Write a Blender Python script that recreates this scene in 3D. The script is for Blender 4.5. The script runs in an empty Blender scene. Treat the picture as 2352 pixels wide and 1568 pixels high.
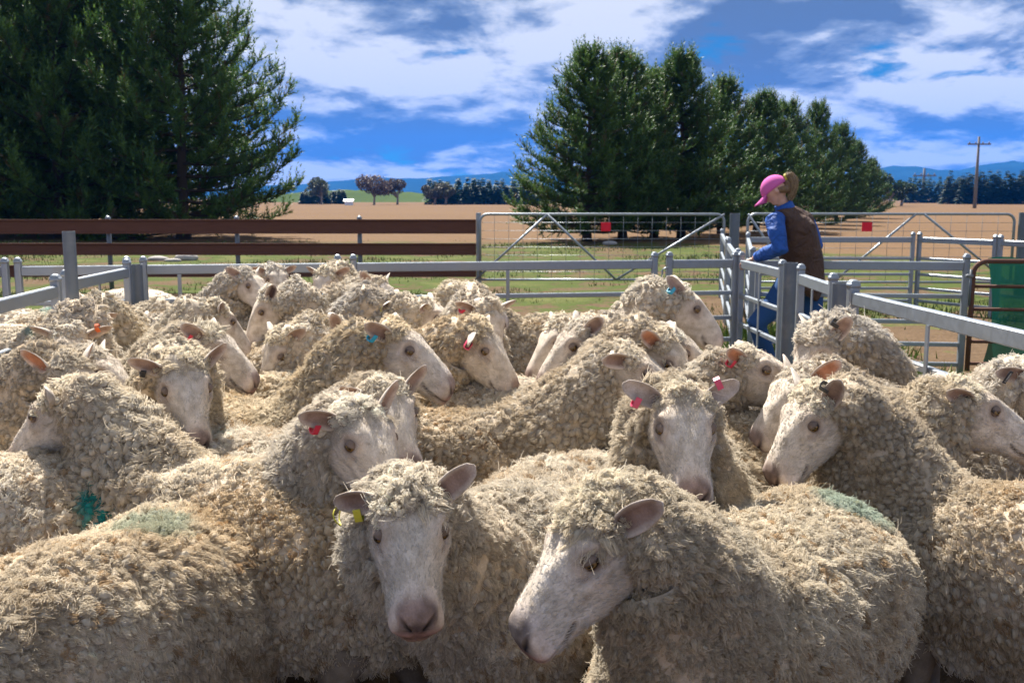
import bpy, math, random
import numpy as np
from mathutils import Vector, Matrix

SC = bpy.context.scene
COL = SC.collection
rng = np.random.default_rng(7)
random.seed(7)
rad = math.radians

# ---------------------------------------------------------------- camera
F = 2352 * 35 / 36.0            # focal length in units of a 2352 px wide picture
CAMZ = 1.45
PITCH = math.atan((784 - 455) / F)
cam_d = bpy.data.cameras.new('camera'); cam = bpy.data.objects.new('camera', cam_d); COL.objects.link(cam)
cam_d.lens = 35; cam_d.sensor_width = 36; cam_d.clip_start = 0.05; cam_d.clip_end = 30000
cam.location = (0, 0, CAMZ); cam.rotation_euler = (math.pi / 2 - PITCH, 0, 0)
cam_d.dof.use_dof = True; cam_d.dof.focus_distance = 2.7; cam_d.dof.aperture_fstop = 9
SC.camera = cam

def at(u, v, Y):
    """world point at depth Y that the photograph shows at (u, v) of 2352 x 1568"""
    a = (u - 1176) / F; b = (784 - v) / F
    dx, dy, dz = a, math.cos(PITCH) + b * math.sin(PITCH), -math.sin(PITCH) + b * math.cos(PITCH)
    k = Y / dy
    return Vector((dx * k, Y, CAMZ + dz * k))

class NT:
    """small helper for node trees"""
    def __init__(self, tree): self.t = tree
    def n(self, typ, **kw):
        nd = self.t.nodes.new('ShaderNode' + typ)
        ins = kw.pop('ins', {})
        for k, v in kw.items(): setattr(nd, k, v)
        for k, v in ins.items():
            s = nd.inputs[k]
            if hasattr(v, 'is_output'): self.t.links.new(v, s)
            else: s.default_value = v
        return nd
    def link(self, a, b): self.t.links.new(a, b)
    def math(self, op, a, b=None, c=None, clamp=False):
        nd = self.t.nodes.new('ShaderNodeMath'); nd.operation = op; nd.use_clamp = clamp
        for i, v in enumerate((a, b, c)):
            if v is None: continue
            if hasattr(v, 'is_output'): self.t.links.new(v, nd.inputs[i])
            else: nd.inputs[i].default_value = v
        return nd.outputs[0]
    def mix(self, f, a, b, mode='MIX'):
        nd = self.t.nodes.new('ShaderNodeMix'); nd.data_type = 'RGBA'; nd.blend_type = mode; nd.clamp_factor = True
        for s, v in ((nd.inputs[0], f), (nd.inputs[6], a), (nd.inputs[7], b)):
            if hasattr(v, 'is_output'): self.t.links.new(v, s)
            elif isinstance(v, (int, float)): s.default_value = v
            else: s.default_value = (*v, 1) if len(v) == 3 else v
        return nd.outputs[2]
    def ramp(self, f, stops, interp='LINEAR'):
        nd = self.t.nodes.new('ShaderNodeValToRGB'); nd.color_ramp.interpolation = interp
        els = nd.color_ramp.elements
        while len(els) < len(stops): els.new(0.5)
        for e, (p, c) in zip(els, stops):
            e.position = p; e.color = (*c, 1) if len(c) == 3 else c
        self.t.links.new(f, nd.inputs[0]); return nd.outputs[0]
    def smooth(self, a, b, x):
        nd = self.t.nodes.new('ShaderNodeMapRange'); nd.interpolation_type = 'SMOOTHSTEP'
        self.t.links.new(x, nd.inputs[0]); nd.inputs[1].default_value = a; nd.inputs[2].default_value = b
        return nd.outputs[0]

# ---------------------------------------------------------------- world, sun, exposure
SUN_AZ, SUN_EL = 20.0, 52.0    # azimuth measured from +Y towards -X, elevation

EXPO = 1.52
def make_world():
    w = bpy.data.worlds.new('World'); SC.world = w; w.use_nodes = True
    t = NT(w.node_tree); w.node_tree.nodes.clear()
    tc = t.n('TexCoord'); sx = t.n('SeparateXYZ', ins={0: tc.outputs['Generated']})
    x, y, z = sx.outputs
    zz = t.math('MAXIMUM', z, 0.0)
    k = t.math('DIVIDE', 1.0, t.math('ADD', zz, 0.25))
    q = t.n('CombineXYZ', ins={0: t.math('MULTIPLY', x, k), 1: t.math('MULTIPLY', y, k), 2: 0.0}).outputs[0]
    def noise(scale, detail, off, rough=.55, dist=0.0):
        mp = t.n('Mapping', ins={'Vector': q, 'Location': off}).outputs[0]
        return t.n('TexNoise', ins={'Vector': mp, 'Scale': scale, 'Detail': detail, 'Roughness': rough, 'Distortion': dist}).outputs[0]
    def density(vec):
        def nz(scale, detail, off, rough, dist):
            mp = t.n('Mapping', ins={'Vector': vec, 'Location': off}).outputs[0]
            return t.n('TexNoise', ins={'Vector': mp, 'Scale': scale, 'Detail': detail, 'Roughness': rough, 'Distortion': dist}).outputs[0]
        big = nz(1.5, 3.0, CLOUD_OFF, .5, .2); fine = nz(4.6, 10.0, (CLOUD_OFF[0] + 3.1, CLOUD_OFF[1], 0), .60, .35)
        return t.math('ADD', t.math('MULTIPLY', big, .55), t.math('MULTIPLY', fine, .45))
    den = density(q)
    up = t.n('VectorMath', operation='MULTIPLY', ins={0: q, 1: (.985, .945, 1)}).outputs[0]
    den_up = density(up)
    cov = t.smooth(.345, .425, den)
    # sunlit tops are white, bases and thick parts slate
    sh = noise(1.7, 6.0, (CLOUD_OFF[0] - 4.3, CLOUD_OFF[1] + 2.0, 0), .52, .3)
    lit = t.math('ADD', t.math('MULTIPLY', t.math('SUBTRACT', den, den_up), 4.5), t.math('MULTIPLY', t.math('SUBTRACT', .50, sh), 4.0))
    cc = t.ramp(t.math('ADD', lit, .5), [(.10, (.070, .092, .130)), (.38, (.150, .180, .225)), (.60, (.31, .33, .355)), (.82, (.43, .435, .44))])
    sky = t.n('TexSky', sky_type='NISHITA', sun_disc=False, sun_elevation=rad(SUN_EL), sun_rotation=rad(-SUN_AZ), air_density=1.0, dust_density=.25, ozone_density=2.0)
    blue = t.mix(1.0, t.n('Mix', data_type='RGBA', blend_type='MULTIPLY', ins={0: 1.0, 6: sky.outputs[0], 7: (.0050, .0180, .0285, 1)}).outputs[2], (1, 1, 1), 'MULTIPLY')
    col = t.mix(cov, blue, cc)
    bg = t.n('Background', ins={0: col, 1: .74})
    out = t.n('OutputWorld'); t.link(bg.outputs[0], out.inputs[0])
CLOUD_OFF = (2.0, 5.2, 0)
make_world()
sun_d = bpy.data.lights.new('sun', 'SUN'); sun_d.energy = 5.0; sun_d.angle = rad(.53); sun_d.color = (1, .965, .90)
sun = bpy.data.objects.new('sun', sun_d); COL.objects.link(sun)
SUN_DIR = Vector((-math.sin(rad(SUN_AZ)) * math.cos(rad(SUN_EL)), math.cos(rad(SUN_AZ)) * math.cos(rad(SUN_EL)), math.sin(rad(SUN_EL))))
sun.rotation_euler = SUN_DIR.to_track_quat('Z', 'Y').to_euler()
SC.view_settings.view_transform = 'Standard'; SC.view_settings.look = 'None'; SC.view_settings.gamma = 1; SC.view_settings.exposure = EXPO
SC.view_settings.use_curve_mapping = False
SC.cycles.use_denoising = True; SC.cycles.max_bounces = 7; SC.cycles.diffuse_bounces = 2; SC.cycles.glossy_bounces = 3; SC.cycles.transmission_bounces = 4
SC.cycles.transparent_max_bounces = 8

# ---------------------------------------------------------------- mesh helpers
def new_obj(name, data, parent=None):
    o = bpy.data.objects.new(name, data); COL.objects.link(o)
    if parent is not None: o.parent = parent
    return o

def empty(name, loc, rz=0.0):
    o = bpy.data.objects.new(name, None); COL.objects.link(o)
    o.location = loc; o.rotation_euler = (0, 0, rz); o.empty_display_size = 0.1
    return o

def tag(o, label=None, cat=None, group=None, kind=None):
    if label: o['label'] = label
    if cat: o['category'] = cat
    if group: o['group'] = group
    if kind: o['kind'] = kind
    return o

class MB:
    """collects vertices, faces and vertex colours into one mesh"""
    def __init__(self): self.v = []; self.f = []; self.c = []; self.n = 0
    def add(self, V, Fs, col=None):
        V = np.asarray(V, float).reshape(-1, 3)
        self.v.append(V)
        for f in Fs: self.f.append([int(i) + self.n for i in f])
        if col is None: col = (0.8, 0.8, 0.8)
        col = np.asarray(col, float)
        if col.ndim == 1: col = np.tile(col[None, :3], (len(V), 1))
        self.c.append(col[:, :3]); self.n += len(V)
        return self
    def mesh(self, name, smooth=True, color=False):
        me = bpy.data.meshes.new(name)
        V = np.concatenate(self.v)
        me.from_pydata(V.tolist(), [], self.f)
        if smooth: me.polygons.foreach_set('use_smooth', np.ones(len(me.polygons), bool))
        if color:
            a = me.color_attributes.new('Col', 'FLOAT_COLOR', 'POINT')
            C = np.concatenate(self.c); a.data.foreach_set('color', np.c_[C, np.ones(len(C))].astype(np.float32).ravel())
        me.update()
        return me
    def build(self, name, mat, parent=None, smooth=True, color=False):
        me = self.mesh(name, smooth, color)
        if mat is not None: me.materials.append(mat)
        return new_obj(name, me, parent)
    def box(self, c, s, R=None, col=None):
        x, y, z = s[0] / 2, s[1] / 2, s[2] / 2
        V = np.array([[-x,-y,-z],[x,-y,-z],[x,y,-z],[-x,y,-z],[-x,-y,z],[x,-y,z],[x,y,z],[-x,y,z]])
        if R is not None: V = V @ np.asarray(R).T
        return self.add(V + np.asarray(c), [(0,3,2,1),(4,5,6,7),(0,1,5,4),(1,2,6,5),(2,3,7,6),(3,0,4,7)], col)
    def tube(self, P, r, m=10, col=None, cap=True, sq=None):
        """tube through points P with radii r (scalar, list or list of pairs)"""
        P = np.asarray(P, float); n = len(P)
        R = np.broadcast_to(np.asarray(r, float).reshape(-1, 1) if np.ndim(r) < 2 else np.asarray(r, float), (n, 2 if np.ndim(r) == 2 else 1))
        rings = tube_rings(P, R, m, sq)
        V, Fs = loft(rings, cap)
        return self.add(V, Fs, col)

def frames(P, ref=(0, 0, 1)):
    P = np.asarray(P, float)
    T = np.gradient(P, axis=0); T /= np.linalg.norm(T, axis=1, keepdims=True) + 1e-9
    ref = np.asarray(ref, float)
    if abs(T[0] @ ref) > 0.95: ref = np.array([1.0, 0, 0]) if abs(T[0][0]) < 0.9 else np.array([0, 1.0, 0])
    S = np.zeros_like(T); U = np.zeros_like(T)
    s = np.cross(ref, T[0]); s /= np.linalg.norm(s)
    for i in range(len(P)):
        s = s - T[i] * (s @ T[i]); s /= np.linalg.norm(s) + 1e-9
        S[i] = s; U[i] = np.cross(T[i], s)
    return T, S, U

def tube_rings(P, R, m, sq=None):
    T, S, U = frames(P)
    th = np.linspace(0, 2 * math.pi, m, endpoint=False)
    c, s = np.cos(th), np.sin(th)
    if sq:
        c = np.sign(c) * np.abs(c) ** (2 / sq); s = np.sign(s) * np.abs(s) ** (2 / sq)
    ra = R[:, :1]; rb = R[:, -1:]
    return P[:, None, :] + S[:, None, :] * (ra * c)[:, :, None] + U[:, None, :] * (rb * s)[:, :, None]

def loft(rings, cap=True):
    n, m, _ = rings.shape
    V = rings.reshape(-1, 3)
    Fs = []
    i = np.arange(n - 1)[:, None] * m; j = np.arange(m)[None, :]; j2 = (j + 1) % m
    Fs = np.stack([i + j, i + j2, i + m + j2, i + m + j], -1).reshape(-1, 4).tolist()
    if cap:
        c0 = rings[0].mean(0); c1 = rings[-1].mean(0)
        V = np.concatenate([V, c0[None], c1[None]])
        a = n * m
        for k in range(m):
            Fs.append((a, (k + 1) % m, k)); Fs.append((a + 1, (n - 1) * m + k, (n - 1) * m + (k + 1) % m))
    return V, Fs

def smoothstep(a, b, x):
    t = np.clip((x - a) / (b - a), 0, 1); return t * t * (3 - 2 * t)

def lumps(P, amp, freq, seed):
    """cheap smooth noise: a few sines in random directions"""
    r = np.random.default_rng(seed); out = np.zeros(len(P))
    for k in range(9):
        d = r.normal(size=3); d /= np.linalg.norm(d)
        out += np.sin((P @ d) * freq * r.uniform(.6, 1.6) + r.uniform(0, 6.28))
    return amp * out / 3.0

# ---------------------------------------------------------------- materials
def mat(name, base=(.8, .8, .8), rough=.7, metal=0.0, spec=.3, col_attr=False):
    m = bpy.data.materials.new(name); m.use_nodes = True
    b = m.node_tree.nodes['Principled BSDF']
    b.inputs['Base Color'].default_value = (*base, 1); b.inputs['Roughness'].default_value = rough
    b.inputs['Metallic'].default_value = metal; b.inputs['Specular IOR Level'].default_value = spec
    if col_attr:
        a = m.node_tree.nodes.new('ShaderNodeAttribute'); a.attribute_name = 'Col'
        m.node_tree.links.new(a.outputs['Color'], b.inputs['Base Color'])
    return m


def fast_mesh(name, V, quads, trs, C=None, material=None):
    """mesh straight from numpy arrays"""
    me = bpy.data.meshes.new(name)
    nq, nt = len(quads), len(trs)
    me.vertices.add(len(V)); me.vertices.foreach_set('co', np.ascontiguousarray(V, np.float32).ravel())
    me.loops.add(nq * 4 + nt * 3); me.polygons.add(nq + nt)
    me.loops.foreach_set('vertex_index', np.concatenate([np.asarray(quads).ravel(), np.asarray(trs).ravel()]).astype(np.int32))
    st = np.concatenate([np.arange(nq) * 4, nq * 4 + np.arange(nt) * 3]).astype(np.int32)
    me.polygons.foreach_set('loop_start', st)
    me.polygons.foreach_set('use_smooth', np.ones(nq + nt, bool))
    if C is not None:
        ca = me.color_attributes.new('Col', 'FLOAT_COLOR', 'POINT')
        ca.data.foreach_set('color', np.c_[C, np.ones(len(C))].astype(np.float32).ravel())
    if material: me.materials.append(material)
    me.update(calc_edges=True); me.validate()
    return me


# ---------------------------------------------------------------- ground
def ground_material():
    m = mat('ground_soil_and_grass', rough=.95, spec=.05)
    t = NT(m.node_tree); b = m.node_tree.nodes['Principled BSDF']
    g = t.n('NewGeometry'); pos = g.outputs['Position']
    s = t.n('SeparateXYZ', ins={0: pos}); x, y = s.outputs[0], s.outputs[1]
    def noise(sc, det=4.0, rough=.6): return t.n('TexNoise', ins={'Vector': pos, 'Scale': sc, 'Detail': det, 'Roughness': rough}).outputs[0]
    n_s, n_m, n_b, n_f = noise(3.2, 6), noise(.55, 5), noise(.08, 4), noise(22.0, 4)
    grass = t.mix(n_s, (.042, .070, .014), (.115, .140, .036))
    grass = t.mix(t.math('MULTIPLY', t.smooth(.52, .72, n_m), .7), grass, (.20, .185, .07))
    soil = t.mix(n_s, (.10, .062, .036), (.215, .142, .085))
    patch = t.math('ADD', t.math('MULTIPLY', n_m, .6), t.math('MULTIPLY', n_s, .4))
    nearp = t.smooth(14.5, 9.5, y)                               # trampled soil along the yards
    bare = t.smooth(.515, .435, t.math('ADD', patch, t.math('MULTIPLY', nearp, -.13)))
    c1 = t.mix(bare, grass, soil)
    pen = t.math('MULTIPLY', t.math('MULTIPLY', t.smooth(9.0, 7.6, y), t.smooth(2.5, 1.9, x)), t.smooth(-3.4, -2.8, x)); c1 = t.mix(t.math('MULTIPLY', pen, .8), c1, (.13, .09, .055))
    # ploughed paddock behind
    fw = t.n('TexWave', wave_type='BANDS', bands_direction='DIAGONAL', ins={'Vector': pos, 'Scale': .35, 'Distortion': 6.0, 'Detail': 3.0}).outputs[0]
    field = t.mix(noise(.035, 5, .6), (.160, .096, .053), (.245, .155, .085))
    field = t.mix(t.math('MULTIPLY', fw, .35), field, (.17, .095, .055))
    field = t.mix(t.math('MULTIPLY', t.smooth(.5, .75, noise(.9, 6, .7)), .5), field, (.14, .09, .055))
    edge = t.math('ADD', 33.0, t.math('MULTIPLY', t.math('MAXIMUM', t.math('SUBTRACT', x, 5.2), 0.0), -1.9))
    edge = t.math('MAXIMUM', edge, 15.2)
    f = t.smooth(-1.5, 1.5, t.math('ADD', t.math('SUBTRACT', y, edge), t.math('MULTIPLY', t.math('SUBTRACT', n_m, .5), 9.0)))
    col = t.mix(f, c1, field)
    col = t.mix(1.0, col, t.ramp(n_f, [(.3, (.50, .50, .50)), (.7, (.86, .86, .86))]), 'MULTIPLY')
    t.link(col, b.inputs['Base Color'])
    bp = t.n('Bump', ins={'Strength': .8, 'Distance': .05, 'Height': t.math('ADD', n_s, t.math('MULTIPLY', n_f, .4))})
    t.link(bp.outputs[0], b.inputs['Normal'])
    return m

def build_ground():
    ys = np.concatenate([np.linspace(-6, 60, 67), np.geomspace(64, 5400, 40)])
    xs = np.concatenate([-np.geomspace(60, 5400, 24)[::-1], np.linspace(-56, 56, 57), np.geomspace(60, 5400, 24)])
    X, Y = np.meshgrid(xs, ys, indexing='ij')
    Z = .03 * np.sin(X * .7 + 1) * np.cos(Y * .5) * smoothstep(8, 14, Y)
    V = np.stack([X, Y, Z], -1).reshape(-1, 3); n = len(ys)
    i, j = np.meshgrid(np.arange(len(xs) - 1), np.arange(n - 1), indexing='ij')
    a = (i * n + j).ravel(); Q = np.stack([a, a + n, a + n + 1, a + 1], 1)
    me = fast_mesh('ground', V, Q, np.zeros((0, 3), int), None, ground_material())
    tag(new_obj('ground', me), 'trampled green and brown yard ground running out to a bare paddock', kind='structure')
build_ground()

def build_grass():
    r = np.random.default_rng(5)
    n = 60000
    Y = 8.2 + 26 * r.uniform(0, 1, n) ** 1.7; X = (r.uniform(-.62, .62, n)) * (Y + 1)
    clump = 1.6 * lumps(np.stack([X, Y, 0 * X], 1), 1.0, 1.3, 3) + lumps(np.stack([X, Y, 0 * X], 1), .7, 4.5, 4)
    keep = (clump + r.normal(size=n) * .55 > .55) & ~((X > 6) & (Y > 15.5 + 1.0 * r.normal(size=n)) )
    X, Y, clump = X[keep], Y[keep], clump[keep]; n = len(X)
    h = r.uniform(.012, .036, n) * (1 + .5 * np.clip(clump, 0, 2)) * (1 + .02 * Y)
    # taller tufts along the rails
    m = 700; cx = np.array([2.5, 2.9, 3.3, 2.7, 3.1, 3.5, 2.4, 1.2, 1.5, .6, .9, -.1, 1.35, 1.75, 2.3, 2.9, 3.3, 3.7, -.3, .3, -3.6, 2.6, 4.0, 1.0, 3.2, 3.6]); cy = np.array([6.6, 6.2, 6.9, 7.4, 7.1, 6.3, 7.7, 8.9, 9.4, 9.3, 11.0, 9.8, 9.2, 9.0, 9.3, 8.8, 9.1, 7.3, 10.6, 10.2, 8.9, 10.5, 6.9, 9.6, 7.6, 6.2])
    for a, b in zip(cx, cy):
        X = np.append(X, a + r.normal(size=m) * .20); Y = np.append(Y, b + r.normal(size=m) * .16); h = np.append(h, r.uniform(.06, .17, m))
    n = len(X); az = r.uniform(0, 6.28, n); w = r.uniform(.004, .008, n) * (1 + .05 * Y); lean = r.normal(size=(n, 2)) * .45 * h[:, None]
    base = np.stack([X, Y, np.full(n, -.02)], 1)
    dx = np.stack([np.cos(az) * w, np.sin(az) * w, 0 * w], 1)
    top = base + np.stack([lean[:, 0], lean[:, 1], h + .03], 1)
    V = np.stack([base - dx, base + dx, top], 1).reshape(-1, 3)
    T = np.arange(3 * n).reshape(n, 3)
    g = r.uniform(0, 1, n)[:, None]; C = np.array([.045, .095, .012]) * (1 - g) + np.array([.13, .165, .04]) * g
    C[-700 * len(cx):] *= np.array([1.35, 1.5, 1.1]); dry = (r.uniform(size=n) < .13)[:, None]; C = np.where(dry, np.array([.20, .185, .08]), C)
    m_ = mat('grass_blades', rough=.7, col_attr=True)
    me = fast_mesh('grass', V, np.zeros((0, 4), int), T, np.repeat(C, 3, 0), m_)
    tag(new_obj('grass', me), 'short green grass and weeds around the yard rails', 'grass', kind='stuff')
build_grass()

# ---------------------------------------------------------------- pines
M_BARK = mat('pine_bark', (.055, .040, .030), .95)
def needle_material(name, a, b):
    m = mat(name, rough=.55, spec=.25)
    t = NT(m.node_tree); bs = m.node_tree.nodes['Principled BSDF']
    at_ = t.n('Attribute', attribute_name='Col')
    t.link(at_.outputs['Color'], bs.inputs['Base Color'])
    tr = t.n('BsdfTranslucent', ins={'Color': at_.outputs['Color']})
    mx = t.n('MixShader', ins={0: .25, 1: bs.outputs[0], 2: tr.outputs[0]})
    t.link(mx.outputs[0], m.node_tree.nodes['Material Output'].inputs[0])
    return m
M_NEEDLE = needle_material('pine_needles', 0, 0)

def pine_parts(H, R, seed, dens=1.0, bare=.35, open_top=0.0):
    """returns (trunk mesh, crown mesh) of a radiata pine: whorled limbs that turn up, bottle-brush shoots"""
    r = np.random.default_rng(seed)
    tk = MB(); tz = np.linspace(-.1, H * .97, 12)
    wob = np.cumsum(r.normal(size=(12, 2)) * .035, 0)
    tp = np.c_[wob, tz]; tk.tube(tp, np.interp(tz, [0, .3, H], [.24, .17, .015]) * (H / 9), 9)
    shoots_p, shoots_d, shoots_l = [], [], []
    z = bare
    while z < H * .985:
        f = z / H
        nb = int(r.integers(5, 8))
        a0 = r.uniform(0, 6.28)
        for k in range(nb):
            az = a0 + 6.28 * k / nb + r.normal() * .25
            Lb = R * (1 - f ** 1.25) ** .8 * r.uniform(.72, 1.12) + .25
            if z < .9: Lb *= .85
            el0 = -.12 + .55 * f + r.normal() * .08; el1 = .75 + .5 * f + r.normal() * .12
            m = max(4, int(Lb / .28))
            s = np.linspace(0, 1, m + 1)
            el = el0 + (el1 - el0) * s ** 1.7
            step = Lb / m
            dirs = np.stack([np.cos(el) * math.cos(az), np.cos(el) * math.sin(az), np.sin(el)], 1)
            pts = np.concatenate([[[0, 0, 0]], np.cumsum(dirs[:-1] * step, 0)]) + np.array([np.interp(z, tz, tp[:, 0]), np.interp(z, tz, tp[:, 1]), z])
            tk.tube(pts, np.interp(s, [0, 1], [.045 * (1 - .6 * f), .008]) * (H / 9), 4, cap=False)
            for i in range(1, m + 1):
                if s[i] < .30 - .2 * f: continue
                ns = int(round(dens * 6))
                for q in range(ns):
                    side = r.normal(size=3); dd = dirs[i] * .7 + side * .55 + np.array([0, 0, .65]); dd /= np.linalg.norm(dd)
                    shoots_p.append(pts[i] - dirs[i] * step * r.uniform(0, 1)); shoots_d.append(dd); shoots_l.append(r.uniform(.25, .60))
            # leader of the limb
            for q in range(3):
                i = m - q if m > q else m
                shoots_p.append(pts[i]); shoots_d.append(dirs[i] * .35 + np.array([r.normal() * .12, r.normal() * .12, 1.0])); shoots_l.append(r.uniform(.45, .95))
        z += r.uniform(.30, .46) * (H / 9)
    for q in range(4):
        shoots_p.append(np.array([wob[-1, 0], wob[-1, 1], H * .9])); shoots_d.append(np.array([r.normal() * .12, r.normal() * .12, 1])); shoots_l.append(H * .1 * r.uniform(.5, 1))
    P = np.array(shoots_p); D = np.array(shoots_d); D /= np.linalg.norm(D, axis=1, keepdims=True); L = np.array(shoots_l); n = len(P)
    k = 12
    s = np.tile(np.linspace(.02, 1, k)[None], (n, 1)) + r.normal(size=(n, k)) * .04
    A = np.cross(D, r.normal(size=(n, 3))); A /= np.linalg.norm(A, axis=1, keepdims=True); B = np.cross(D, A)
    ph = 2.4 * np.arange(k)[None] + r.uniform(0, 6.28, (n, 1))
    rd = A[:, None] * np.cos(ph)[..., None] + B[:, None] * np.sin(ph)[..., None]
    base = P[:, None] + D[:, None] * (s * L[:, None])[..., None]
    ln = .19 * r.uniform(.7, 1.25, (n, k)) * (1.12 - .45 * s)
    tipv = base + (D[:, None] * .80 + rd * .62) * ln[..., None]
    wv = np.cross(D[:, None], rd) * (.023 * r.uniform(.8, 1.3, (n, k)))[..., None]
    V = np.stack([base - wv, base + wv, tipv], 2).reshape(-1, 3)
    T = np.arange(len(V)).reshape(-1, 3)
    g = np.clip(.5 + .28 * r.normal(size=(n, 1)), 0, 1)
    C0 = np.array([.030, .080, .019]) * (1 - g) + np.array([.11, .185, .036]) * g
    old = r.uniform(size=n) < .05; C0[old] = (.10, .075, .03)
    C = np.repeat(C0, k * 3, 0)
    me = fast_mesh('crown', V, np.zeros((0, 4), int), T, C, M_NEEDLE)
    me.polygons.foreach_set('use_smooth', np.zeros(len(me.polygons), bool))
    tm = tk.mesh('trunk'); tm.materials.append(M_BARK)
    return tm, me, n * k

PINE_VARIANTS = []
def pines():
    for (H, R, sd, de, ba) in ((9.6, 4.1, 11, 1.0, .35), (8.4, 3.6, 12, 1.0, .35), (9.0, 3.5, 13, 1.0, .5), (8.6, 3.3, 14, 1.0, .45)):
        PINE_VARIANTS.append((H, pine_parts(H, R, sd, de, ba)))
    def place(u, d, H, var, rz, label, wide=1.0):
        h0, (tm, cm, _) = PINE_VARIANTS[var]; k = H / h0
        x = (u - 1176) / F * d
        root = empty('pine_tree', (x, d, 0), rz); root.scale = (k * wide, k * wide, k)
        tag(root, label, 'tree', 'pine trees beyond the yards')
        new_obj('trunk', tm, root); new_obj('crown', cm, root)
    L = [
        (425, 36, 10.6, 0, .3, 'tall dark pine with the sloping right edge, rightmost of the big left clump', 1.02),
        (300, 39, 11.2, 1, 1.3, 'dark pine in the left clump, standing behind the second fence post cap', 1.25),
        (150, 36.5, 11.6, 0, 2.3, 'big dark pine in the left clump above the tall steel pole', 1.0),
        (-30, 38, 12.0, 1, 3.1, 'big dark pine cut by the left edge of the picture', 1.2),
        (60, 44, 12.4, 2, 4.1, 'dark pine at the back of the left clump near the picture edge', 1.4),
        (1345, 34, 6.2, 3, .5, 'pine with open upturned branches, leftmost of the middle row', 1.2),
        (1425, 35.5, 6.3, 2, 1.9, 'pine second from the left in the middle row, behind the red gate sign', 1.22),
        (1500, 37.5, 5.9, 3, 2.7, 'bushy pine in the middle row left of the pointed tallest one', 1.2),
        (1570, 37, 6.4, 2, 3.9, 'pointed tallest-looking pine near the centre of the middle row', 1.2),
        (1655, 41, 6.0, 3, 4.6, 'pine in the middle row above the corner of the wire gates', 1.1),
        (1735, 44, 5.7, 2, 5.2, 'pine in the middle row just left of the pink cap', 1.22),
        (1800, 50, 6.0, 1, 1.1, 'pine behind the woman with the pink cap', 1.0),
        (1865, 56, 6.6, 0, 2.2, 'pine right of the pink cap with a sharp leading shoot', .8),
        (1915, 64, 5.9, 1, 3.3, 'rounded pine third from the far end of the receding row', 1.0),
        (1955, 74, 5.3, 2, 4.4, 'dark pine second from the far end of the receding row', 1.3),
        (1990, 90, 4.7, 1, 5.5, 'small dark pine at the far end of the receding row', 1.1),
    ]
    for a in L: place(*a)
pines()

# ---------------------------------------------------------------- far country
def leaf_cloud(centres, radii, n, size, seed, c0, c1):
    r = np.random.default_rng(seed); centres = np.asarray(centres, float); radii = np.asarray(radii, float)
    idx = r.integers(0, len(centres), n)
    q = r.normal(size=(n, 3)); q /= np.linalg.norm(q, axis=1, keepdims=True); q *= (r.uniform(.25, 1, n) ** .4)[:, None]
    P = centres[idx] + q * radii[idx]
    a = r.normal(size=(n, 3)); a /= np.linalg.norm(a, axis=1, keepdims=True); b = np.cross(a, r.normal(size=(n, 3))); b /= np.linalg.norm(b, axis=1, keepdims=True)
    s = size * r.uniform(.5, 1.4, n)[:, None]
    V = np.stack([P - a * s, P + b * s, P + a * s * .8, P - b * s * .7], 1).reshape(-1, 3)
    g = r.uniform(0, 1, (n, 1)); C = np.repeat(np.array(c0) * (1 - g) + np.array(c1) * g, 4, 0)
    return V, np.arange(4 * n).reshape(n, 4), C

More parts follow.
